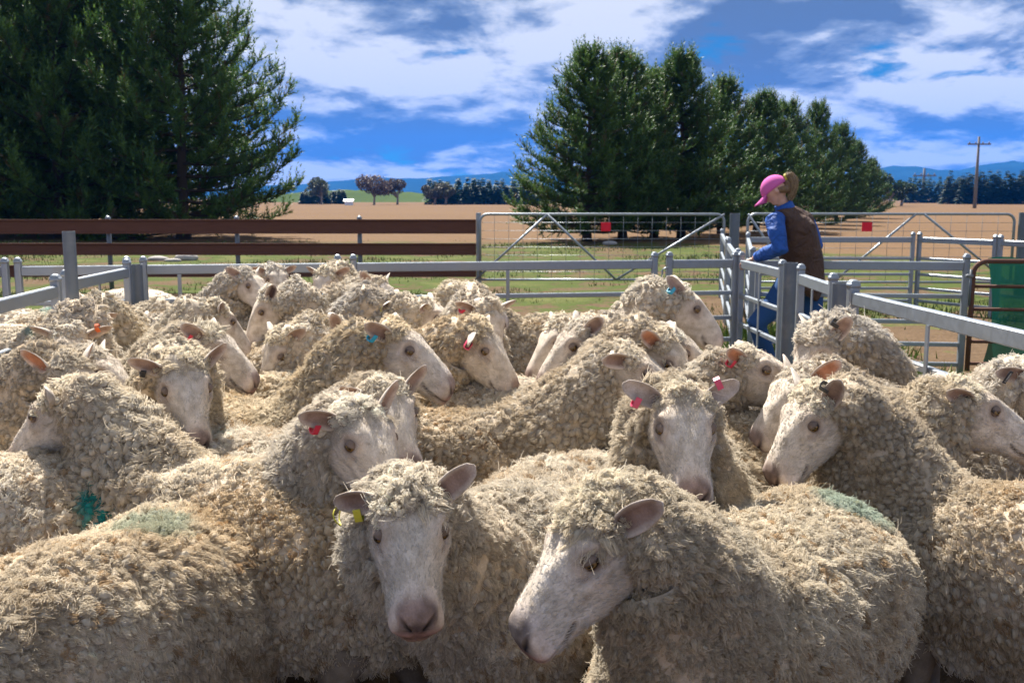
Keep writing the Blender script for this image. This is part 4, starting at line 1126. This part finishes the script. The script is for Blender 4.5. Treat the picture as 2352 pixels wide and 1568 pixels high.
    for k, sd in enumerate((1, -1)):
        VE, FE, CE, Be, bs = ear_mesh(sd, ears[k], eback[k], 12 if mid else 8, 9 if mid else 7, inner, eturn[k])
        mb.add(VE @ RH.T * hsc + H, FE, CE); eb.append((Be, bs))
    # wool cap on the poll
    VK = FK = None
    if not shorn:
        n1 = 18 if mid else 12
        a = np.linspace(.02, math.pi - .02, n1); b2 = np.linspace(0, 2 * math.pi, 2 * n1, endpoint=False)
        K = np.stack([np.repeat(np.cos(a)[:, None], 2 * n1, 1) * .058 * knot ** .6, np.sin(a)[:, None] * np.cos(b2)[None] * .060, np.sin(a)[:, None] * np.sin(b2)[None] * .027 * knot], -1)
        VK, FK = loft(K[::-1]); VK = VK @ np.array(Matrix.Rotation(.25, 3, 'Y')).T + np.array([.034, 0, .038])
        VK = VK + (VK - np.array([.034, 0, .038])) * lumps(VK, .10, 60, seed + 5)[:, None]
        VK = VK @ RH.T * hsc + H
        mb.add(VK, FK, base_c)
    # legs
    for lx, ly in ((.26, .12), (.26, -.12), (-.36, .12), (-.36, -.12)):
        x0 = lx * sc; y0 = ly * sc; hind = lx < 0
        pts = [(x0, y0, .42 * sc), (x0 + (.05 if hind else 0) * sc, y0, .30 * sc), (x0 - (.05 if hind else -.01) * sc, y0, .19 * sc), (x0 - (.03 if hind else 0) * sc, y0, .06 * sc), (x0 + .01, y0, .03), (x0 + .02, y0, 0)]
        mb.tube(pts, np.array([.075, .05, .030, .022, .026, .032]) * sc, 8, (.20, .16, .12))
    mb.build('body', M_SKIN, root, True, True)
    # eyes ------------------------------------------------------------------
    for sd in (-1, 1):
        o = new_obj('eye', eye_mesh(24 if mid else 12), root)
        ax = np.array([.62, sd * 1.0, .02]); ax /= np.linalg.norm(ax)
        y = np.cross([0, 0, 1.0], ax); y /= np.linalg.norm(y); z = np.cross(ax, y)
        M3 = RH @ np.stack([ax, y, z], 1)
        c = RH @ np.array([.094, sd * .0530, .027]) * hsc + H
        m4 = Matrix.Identity(4)
        for i in range(3):
            for j in range(3): m4[i][j] = M3[i][j] * hsc
            m4[i][3] = c[i]
        o.matrix_local = m4
    # ear tags: a folded strip over the edge of the ear ------------------------
    for spec in (([(tagc, tagside)] if tagc else []) + ([tag2] if tag2 else [])):
        colr, sd = spec[0], spec[1]
        Be, bs = eb[0 if sd > 0 else 1]
        tb = MB()
        w = .014
        prof2 = [(-.002, .0085), (.012, .0085), (.020, .0075), (.0225, .0), (.020, -.0075), (.012, -.0085), (-.002, -.0085)]
        V2 = []
        for (yy, zz) in prof2:
            for (k, th2) in ((0, 0),): 
                V2.append((.046 - w / 2, yy + .012, zz)); V2.append((.046 + w / 2, yy + .012, zz))
        V2 = np.array(V2); nV = len(V2)
        V3 = V2.copy(); V3[:, 1] = (V3[:, 1] - .012) * 1.10 + .013; V3[:, 2] *= 1.3
        Fs = []
        for i in range(len(prof2) - 1):
            a = 2 * i; Fs += [(a, a + 1, a + 3, a + 2), (nV + a, nV + a + 2, nV + a + 3, nV + a + 1), (a, a + 2, nV + a + 2, nV + a), (a + 1, nV + a + 1, nV + a + 3, a + 3)]
        Fs += [(0, nV, nV + 1, 1), (nV - 2, nV - 1, 2 * nV - 1, 2 * nV - 2)]
        VV = np.concatenate([V2, V3]); VV[:, 1] *= (1 if len(spec) < 3 else spec[2])
        VV = (VV @ Be.T + bs) @ RH.T * hsc + H
        tb.add(VV, Fs); tb.build('ear_tag', M_TAG[colr], root, False)
    def ear_space(sd, V):
        Be, bs = eb[0 if sd > 0 else 1]
        return (np.asarray(V, float) @ Be.T + bs) @ RH.T * hsc + H
    if loop:                                             # thin plastic loop through the ear
        lp = MB(); a = np.linspace(0, 5.4, 18)
        lp.tube(ear_space(loop, np.stack([.085 + .004 * np.sin(a * 2), .014 - .017 * np.cos(a) + .010, -.004 + .022 * np.sin(a)], 1)), .0014 * hsc, 6)
        lp.build('ear_loop', M_TAG['yellow'], root)
    if plate:
        sd, text = plate
        c = np.array([.066, .002, .012])
        pl = MB(); ex, ey, ez = ear_space(sd, [c + [.004, .016, .0]])[0] - ear_space(sd, [c])[0], ear_space(sd, [c + [.005, -.001, 0]])[0] - ear_space(sd, [c])[0], None
        ex = ex / np.linalg.norm(ex); ey = ey - ex * (ey @ ex); ey /= np.linalg.norm(ey); ez = np.cross(ex, ey)
        Rm_ = np.stack([ex, ey, ez], 1); cc_ = ear_space(sd, [c])[0]
        pl.box(cc_, (.040 * hsc, .011 * hsc, .003 * hsc), Rm_); po = pl.build('ear_tag', M_TAG['black'], root, False)
        cam_l = Rb.T @ (np.array([0, 0, CAMZ]) - root_xy)
        if (cam_l - cc_) @ ez < 0: ey, ez = -ey, -ez
        fc = bpy.data.curves.new('tag_print', 'FONT'); fc.body = text; fc.size = .0088 * hsc; fc.align_x = 'CENTER'; fc.align_y = 'CENTER'; fc.materials.append(M_PRINT)
        tmp = new_obj('tmp_print', fc); dg = bpy.context.evaluated_depsgraph_get(); pm = bpy.data.meshes.new_from_object(tmp.evaluated_get(dg)); bpy.data.objects.remove(tmp)
        fo = new_obj('tag_print', pm, po); m4 = Matrix.Identity(4)
        for i in range(3):
            m4[i][0], m4[i][1], m4[i][2], m4[i][3] = ex[i], ey[i], ez[i], cc_[i] + ez[i] * .0021 * hsc
        fo.matrix_local = m4
    if NO_FLEECE: return root
    # fleece --------------------------------------------------------------
    if near: sp, sides, wisp = .0142, 4, (24, 5, .0006, .0004)
    elif mid: sp, sides, wisp = .0164, 4, (13, 4, .00085, .0005)
    else: sp, sides, wisp = .0215, 4, (7, 4, .0012, .0008)
    sp *= lk
    camL = Rb.T @ (np.array([0, 0, CAMZ]) - root_xy)
    if shorn:
        sp, sides, wisp = .03, 4, (3, 3, .0015, .001)
    Ps, Ns, Ds, Ls, Rs, Wl, Kd = [], [], [], [], [], [], []
    for which, V, Fs in ((0, VT, FT), (1, VN, FN), (2, VK, FK)):
        if V is None: continue
        T = tris(Fs); k = (1.0, 1.06, .85)[which]
        V = np.asarray(V)
        _, _, area = sample_tris(V, T, 8, r)
        P, N, _ = sample_tris(V, T, int(area / (sp * k) ** 2 * 2.6), r)
        cam_v = camL - P; cam_v /= np.linalg.norm(cam_v, axis=1, keepdims=True)
        keep = ((N * cam_v).sum(1) > -.3) & (P[:, 2] > .22 * sc)
        # not inside the neighbour shape
        if which == 0:
            dd = np.linalg.norm(P[:, None] - path[None], axis=2) - rn[None]; keep &= dd.min(1) > -.02
        if which == 1:
            q = (P - np.array([-.04 * sc + trunk_shift, 0, zc.mean()])) / np.array([Lh, .235 * fat * sc, .245 * sc]); keep &= (np.abs(q) ** 2.3).sum(1) > .86
        P, N = P[keep], N[keep]
        if which:
            hl = (P - H) @ RH / hsc                              # head space
            zt_ = np.interp(hl[:, 0], HX, HT); zb_ = np.interp(hl[:, 0], HX, HB); w_ = np.interp(hl[:, 0], HX, HW)
            inside = (hl[:, 0] > -.02) & (((hl[:, 1] / w_) ** 2 + ((hl[:, 2] - (zt_ + zb_) / 2) / ((zt_ - zb_) / 2)) ** 2) < .9)
            P, N = P[~inside], N[~inside]
        pw = P @ Rb.T + root_xy; pd = np.maximum(pw[:, 1], .3); pu = 1176 + pw[:, 0] / pd * F
        vis = (pu > -420) & (pu < 2772) & ((pw[:, 2] > .36) | (pd < 2.3) | (pd > 4.5))
        P, N = P[vis], N[vis]
        if len(P) == 0: continue
        kp = thin(P, sp * k, r); P, N = P[kp], N[kp]; n = len(P)
        if which == 0:
            fl = np.stack([lumps(P, .30, 16, seed + 21), lumps(P, .30, 16, seed + 22), lumps(P, .15, 16, seed + 23)], 1)
            ln_ = np.array([-.40, 0, -.50]) + fl; ln_ = ln_ - N * (ln_ * N).sum(1, keepdims=True)
            D = N * .72 + ln_ + r.normal(size=(n, 3)) * .14
            L = r.uniform(.015, .026, n); W_ = np.full(n, .6)
        elif which == 1:
            fl = np.stack([lumps(P, .30, 24, seed + 21), lumps(P, .30, 24, seed + 22), lumps(P, .2, 24, seed + 23)], 1)
            ln_ = -hd * .45 + np.array([0, 0, -.40]) + fl; ln_ = ln_ - N * (ln_ * N).sum(1, keepdims=True)
            D = N * .80 + ln_ + r.normal(size=(n, 3)) * .18
            L = r.uniform(.017, .029, n); W_ = np.full(n, .7)
        else:
            D = N + RH @ np.array([-.02, 0, .12]) + r.normal(size=(n, 3)) * .30
            L = r.uniform(.012, .023, n) * knot ** .7; W_ = np.full(n, .9)
        D /= np.linalg.norm(D, axis=1, keepdims=True)
        Ps.append(P); Ns.append(N); Ds.append(D); Ls.append(L * wool * sc * lk ** .7 * (.35 if shorn else 1)); Rs.append(sp * k * r.uniform(.66, 1.0, n)); Wl.append(W_); Kd.append(np.full(n, which))
    P, N, D, L, Rl, Wl, Kd = map(np.concatenate, (Ps, Ns, Ds, Ls, Rs, Wl, Kd))
    n = len(P)
    if n < 60: return root
    if not shorn:
        crease = np.exp(-(lumps(P, 1.0, 34, seed + 31) / .16) ** 2); fine = np.exp(-(lumps(P, 1.0, 80, seed + 32) / .22) ** 2)
        amp = np.where(Kd == 0, .7, 1.0)
        P = P - N * ((.013 * crease + .005 * fine) * amp - .005)[:, None]
        D = D + r.normal(size=(n, 3)) * .25 * crease[:, None]; D /= np.linalg.norm(D, axis=1, keepdims=True)
    big = np.clip(.95 + lumps(P, .16, 11, seed + 41) + lumps(P, .14, 30, seed + 42), .6, 1.4); L = L * big * 1.04; Rl = Rl * big ** .6
    dirt = np.clip(.38 + lumps(P, .5, 7, seed + 7) + lumps(P, .3, 26, seed + 8) + tone + r.normal() * .10, 0, 1)
    cream = np.array([.81, .73, .605]); tan = np.array([.59, .465, .315]); grey = np.array([.57, .50, .40])
    rootc = cream * .92 + np.zeros((n, 1))
    tip = cream * (1 - dirt[:, None]) + tan * dirt[:, None]
    tip[Kd == 1] = tip[Kd == 1] * .6 + grey * .4
    tip[Kd == 2] = (tip[Kd == 2] * .5 + np.array([.80, .73, .60]) * .5) * 1.08
    bt = r.uniform(size=n) < (0 if shorn else .08); tip[bt & (Kd == 0)] *= np.array([.66, .54, .42])        # scorched brown tips
    tip *= r.uniform(.84, 1.12, (n, 1))
    if not shorn:
        st = (smoothstep(.25, .8, lumps(P, .6, 8, seed + 51) + lumps(P, .3, 30, seed + 52) + .9 * smoothstep(.55, .35, P[:, 2] / sc)) * .28 * (Kd < 2))[:, None]
        tip = tip * (1 - st) + np.array([.38, .27, .155]) * st
    own = r.uniform(.88, 1.07) * WOOL_K; hue = np.array([1, 1, 1]) + np.array([.02, 0, -.05]) * r.normal()
    tip *= own * hue; rootc = rootc * own * hue
    for (mx, my, mr, strength) in marks:
        q = np.sqrt(((P[:, 0] - mx)) ** 2 + ((P[:, 1] - my)) ** 2) / mr + lumps(P, .13, 40, seed + 9)
        m = (smoothstep(1.15, .75, q) * (N[:, 2] > .0) * (Kd == 0) * strength)[:, None]
        teal = np.array([.03, .30, .27])
        tip = tip * (1 - m) + teal * m; rootc = rootc * (1 - m * .8) + teal * m * .8
    if shorn: tip = tip * .3 + np.array([.62, .54, .43]) * .7
    # short coat of the face on the nearer sheep
    if mid and not shorn:
        Th = tris(FH); nf = 9000 if near else 4500
        p, nn_, _ = sample_tris(VH, Th, nf, r)
        sg = np.sign((nn_ * (p - np.array([.1, 0, -.01]))).sum(1, keepdims=True)); nn_ = nn_ * sg
        rE = np.sqrt((p[:, 0] - .094) ** 2 + (np.abs(p[:, 1]) - .055) ** 2 + (p[:, 2] - .027) ** 2)
        kk = (rE > .024) & (p[:, 0] < .225) & (p[:, 0] > .02); p, nn_ = p[kk], nn_[kk]; nf = len(p)
        dr = nn_ * .38 + np.array([-.75, 0, -.10]) + r.normal(size=(nf, 3)) * .16; dr /= np.linalg.norm(dr, axis=1, keepdims=True)
        ln = r.uniform(.006, .012, (nf, 1)) * (1 + .9 * smoothstep(.10, .03, p[:, :1]))
        pts = np.stack([p - nn_ * .0008, p + dr * ln * .5, p + dr * ln - nn_ * ln * .15], 1) @ RH.T * hsc + H
        cu = bpy.data.hair_curves.new('short_coat'); cu.add_curves([3] * nf)
        cu.attributes['position'].data.foreach_set('vector', pts.astype(np.float32).ravel())
        ra = cu.attributes.get('radius') or cu.attributes.new('radius', 'FLOAT', 'POINT')
        w0 = .00042 if near else .0006
        ra.data.foreach_set('value', np.tile([w0, w0 * .8, w0 * .3], nf).astype(np.float32))
        cc = np.ones((nf, 3, 4), np.float32); cc[..., :3] = (np.array([.64, .58, .50]) * r.uniform(.72, 1.12, (nf, 1)))[:, None, :]
        fo = smoothstep(.11, .04, p[:, 0])[:, None, None]; cc[..., :3] = cc[..., :3] * (1 - .45 * fo) + np.array([.56, .45, .33]) * .45 * fo
        ca = cu.attributes.new('Col', 'FLOAT_COLOR', 'POINT'); ca.data.foreach_set('color', cc.ravel())
        cu.materials.append(M_WOOL); new_obj('short_coat', cu, root)
    make_fleece(root, P, N, D, L, Rl, (rootc, tip), seed, Wl, sides, wisp)
    return root

# ---------------------------------------------------------------- the flock
def flock():
    # foreground
    sheep('big sheep side-on filling the lower left corner, its head out of the picture', -590, 1598, 1.5, 240, 30, 240, marks=((-.12, .0, .10, .28),), tone=.10, wz=.535, lk=1.0)
    sheep('sheep with a round teal paint spot on its back at the left', -560, 960, 2.66, 180, 30, 178, marks=((-.36, .13, .09, 1.0), (-.30, -.06, .05, .35)), tone=.05)
    sheep('front sheep in the middle facing the camera with a thin yellow ear loop', 945, 1222, 1.84, -80, 33, -120, ears=(.62, -.25), eback=(.25, .1), eturn=(.5, .2), tagc='yellow', tagside=-1, loop=-1, knot=1.35, tone=-.05, reach=.30)
    sheep('nearest sheep on the right with its head lowered to the left in profile', 1312, 1262, 1.66, 208, 37, 227, ears=(.30, -.3), eback=(.5, .7), pink=False, knot=1.45, marks=((-.30, .05, .09, .35),), tone=-.1, reach=.22, lk=.85)
    sheep('sheep left of the middle front one with a red tag in its outstretched ear', 855, 1012, 2.32, -48, 34, -52, ears=(.95, .12), eback=(.2, .1), tagc='red', tagside=-1, reach=.20, marks=((-.25, 0, .08, .35),))
    sheep('sheep right behind the red-tagged one with one big pink ear raised', 902, 950, 2.64, -62, 32, -28, ears=(.75, .05), eback=(.15, .1), tagc='red', tagside=-1, marks=((-.20, -.05, .12, .6),))
    sheep('sheep facing straight ahead with a pink tag in each ear', 1576, 982, 2.32, -88, 37, -104, ears=(.42, .40), eback=(.2, .2), eturn=(.5, .5), inner=(.5, .42, .36), tagc='pink', tagside=-1, tag2=('pink', 1), pink=True)
    sheep('big sheep at the right edge, head turned left, dark tag in its upright ear', 1835, 966, 2.6, 200, 46, 146, ears=(.75, .3), eback=(.25, .4), tagc='black', tagside=1, marks=((-.22, .10, .08, .5),), tone=.1, reach=.24, lk=.9, wz=.55)
    # second row
    sheep('sheep in profile facing right with a curled-down grey ear, right of the middle', 1490, 850, 3.12, -12, 26, -6, ears=(.1, -.15), eback=(.4, .5), tone=.15)
    sheep('sheep in profile facing right with a cyan ear tag, left of the middle', 952, 797, 3.05, -8, 30, -24, ears=(.2, .12), eback=(.4, .55), tagc='cyan', tagside=-1, tone=.2, marks=((-.3, 0, .08, .4),), eturn=(0, -.3))
    sheep('sheep behind the cyan-tagged one with a pink tag and its ear held forward', 1130, 800, 3.55, -22, 42, -20, ears=(.2, .1), eback=(.3, -.6), tagc='pink', tagside=-1)
    sheep('sheep facing left with a wide open ear, in the centre of the flock', 1302, 790, 3.5, 197, 38, 214, ears=(.35, .2), eback=(.35, .4))
    sheep('woolly head hidden close behind the left-facing sheep in the centre', 1262, 785, 3.95, 205, 42, 200, ears=(.2, .2))
    sheep('sheep with its head raised highest, facing right with a cyan tag, near the gate', 1600, 705, 3.85, -8, 38, 8, ears=(.25, .30), eback=(.6, 1.0), tagc='cyan', tagside=-1, knot=.9)
    sheep('sheep with a red tag in its open orange ear, facing right below the gate', 1765, 842, 3.15, -20, 14, -30, ears=(.2, .35), eback=(.4, .35), tagc='red', tagside=-1, inner=(.5, .22, .12), eturn=(0, -.4))
    sheep('shaggy sheep with a thick fringe and black tag in front of the round fence post', 1860, 812, 3.3, 206, 48, 212, ears=(.55, .2), eback=(.5, .4), tagc='black', tagside=1, knot=1.5, wool=1.15)
    sheep('sheep squeezed behind the right turned head, only its crown and orange ear showing', 1802, 908, 2.98, 200, 38, 186, ears=(.25, .2), eback=(.8, .4), inner=(.5, .22, .12))
    sheep('sheep at the right edge facing right with its round ear turned back', 2270, 932, 2.78, -8, 22, -30, ears=(.1, -.05), eback=(.4, .75), marks=((-.25, 0, .05, .6),), eturn=(0, -.5))
    t18 = sheep('sheep cut by the right edge with a numbered black tag in its flat ear', 2432, 902, 2.9, -78, 30, -60, ears=(.1, .03), eback=(.2, .05), plate=(-1, 'V500012'))
    sheep('sheep on the left with a calm pale face looking right and a woolly fringe', 430, 893, 2.85, -60, 42, -66, ears=(.5, .1), eback=(.3, .2), tagc='black', tagside=-1, knot=1.15)
    sheep('sheep curled up with its head turned away left, beside the pale-faced one', 112, 945, 2.72, 165, 32, 158, ears=(.2, .1), eback=(.5, .4))
    sheep('sheep at the left edge with a large orange ear laid back', 178, 885, 3.12, -30, 44, -12, ears=(.2, .12), eback=(.5, .75), inner=(.5, .22, .12), eturn=(0, -.3))
    sheep('sheep on the left facing right, its dark-eyed face above the curled one', 250, 852, 3.38, -10, 30, -12, ears=(.2, .1))
    sheep('sheep far left with lowered face and both ears out sideways', 160, 812, 3.75, -80, 58, -76, ears=(.1, .2), eback=(.1, .1), tagc='orange', tagside=1)
    sheep('sheep below the left side fence with its crown towards the camera', 186, 772, 4.3, -98, 62, -118, ears=(.05, .1), eback=(.1, .1))
    sheep('sheep facing right with a small red tag, left of the middle behind a teal-marked back', 518, 798, 3.65, -5, 32, -2, ears=(.2, .25), eback=(.4, .6), tagc='red', tagside=-1, marks=((-.1, 0, .1, .5), (-.4, .0, .1, .5)))
    sheep('fluffy-crowned sheep with a dark ear pointing left, left of the middle', 628, 815, 3.9, 222, 56, 195, ears=(.1, .1))
    sheep('sheep turned away with a round cupped ear, behind the cyan-tagged one', 806, 788, 4.05, 16, 48, -4, ears=(.2, .25), eback=(.4, .8), eturn=(0, -.6))
    sheep('sheep facing left with a blackish ear, in the left half of the back rows', 596, 714, 4.8, 200, 54, 188, ears=(.3, .2), eback=(.6, .4), inner=(.05, .03, .03))
    sheep('sheep seen from behind with a fluffy crown among the left backs', 522, 735, 4.55, 40, 40, 18, ears=(.1, .1), marks=((-.2, 0, .1, .5),))
    sheep('sheep in the back row left with a brown cupped ear, facing right', 588, 654, 5.85, -30, 34, -4, ears=(.2, .2), eback=(.4, .7), marks=((-.36, .0, .14, .5),))
    sheep('sheep half hidden behind the brown-eared one, one pink ear out to the right', 638, 642, 6.3, -60, 36, -56, ears=(.1, .1), eback=(.1, .1))
    sheep('pale-faced sheep looking towards the camera from the back row', 742, 654, 5.8, -112, 46, -84, ears=(.25, .3), eback=(.2, .1))
    sheep('sheep in the back row facing right with a pointed ear raised', 886, 674, 5.6, -34, 40, -18, ears=(.2, .5), eback=(.4, .6))
    sheep('woolly crown with a dangling ear below the pale-faced back-row sheep', 838, 708, 4.95, -14, 46, 0, ears=(.1, -.1), eback=(.4, -.1))
    sheep('low woolly crown just left of the sheep with the pointed nose', 925, 724, 4.75, -10, 50, -4, ears=(.1, .0), eback=(.4, -.2), tagc='yellow', tagside=-1)
    sheep('sheep with a pointed nose facing right in the back rows', 1012, 726, 4.7, -10, 36, -2, ears=(.2, .05), eback=(.4, -.2), marks=((-.15, .05, .07, .5),))
    sheep('shaggy sheep in the back row with its face turned away right', 1118, 690, 5.3, 12, 32, 2, ears=(.2, .1), eback=(.3, .0), wool=1.1)
    sheep('sheep with lowered crown and two ears spread, centre back', 1128, 748, 4.2, -60, 58, -66, ears=(.1, .2), eback=(.1, .15), tagc='red', tagside=-1)
    sheep('sheep facing right whose face shows beneath the raised head near the gate', 1582, 806, 3.48, -18, 30, -10, ears=(.2, .1))
    sheep('sheep between two right-facing ones with only a small orange ear and nose showing', 1552, 830, 3.28, -30, 50, -22, ears=(.2, .25), inner=(.5, .22, .12))
    sheep('woolly back with its head down in the far left corner of the yard', 420, 745, 6.3, 10, 62, 6, marks=((-.1, 0, .12, .5),))
    sheep('low back between the fence corner and the brown-eared sheep', 330, 770, 5.35, -10, 62, 4, marks=((.1, 0, .1, .4),))
    sheep('woolly back lying low between the centre-back sheep and the back fence', 1010, 715, 5.7, 200, 60, 184)
    # shorn sheep beyond the left side fence
    sheep('smooth shorn back low at the left edge beyond the side fence, farther one', -230, 742, 6.5, 180, 40, 182, shorn=True, wz=.54)
    sheep('smooth shorn back low at the left edge beyond the side fence, nearer one', -270, 775, 5.75, 180, 40, 178, shorn=True, wz=.54)
    sheep('small shorn rump behind the crown of the left fence sheep', 130, 680, 8.6, 180, 30, 170, shorn=True, wz=.5)
flock()


# ---------------------------------------------------------------- air
def haze():
    b = MB(); b.box((0, 1500, 178), (12000, 9000, 364))
    m = bpy.data.materials.new('haze_air'); m.use_nodes = True; m.node_tree.nodes.clear(); t = NT(m.node_tree)
    v = t.n('VolumePrincipled', ins={'Color': (.02, .26, 1.0, 1), 'Density': .00015, 'Anisotropy': 0.0})
    o = t.n('OutputMaterial'); t.link(v.outputs[0], o.inputs['Volume'])
    h = b.build('haze', m, None, False); tag(h, 'thin blue haze in the air over the distant hills', kind='stuff')
haze()
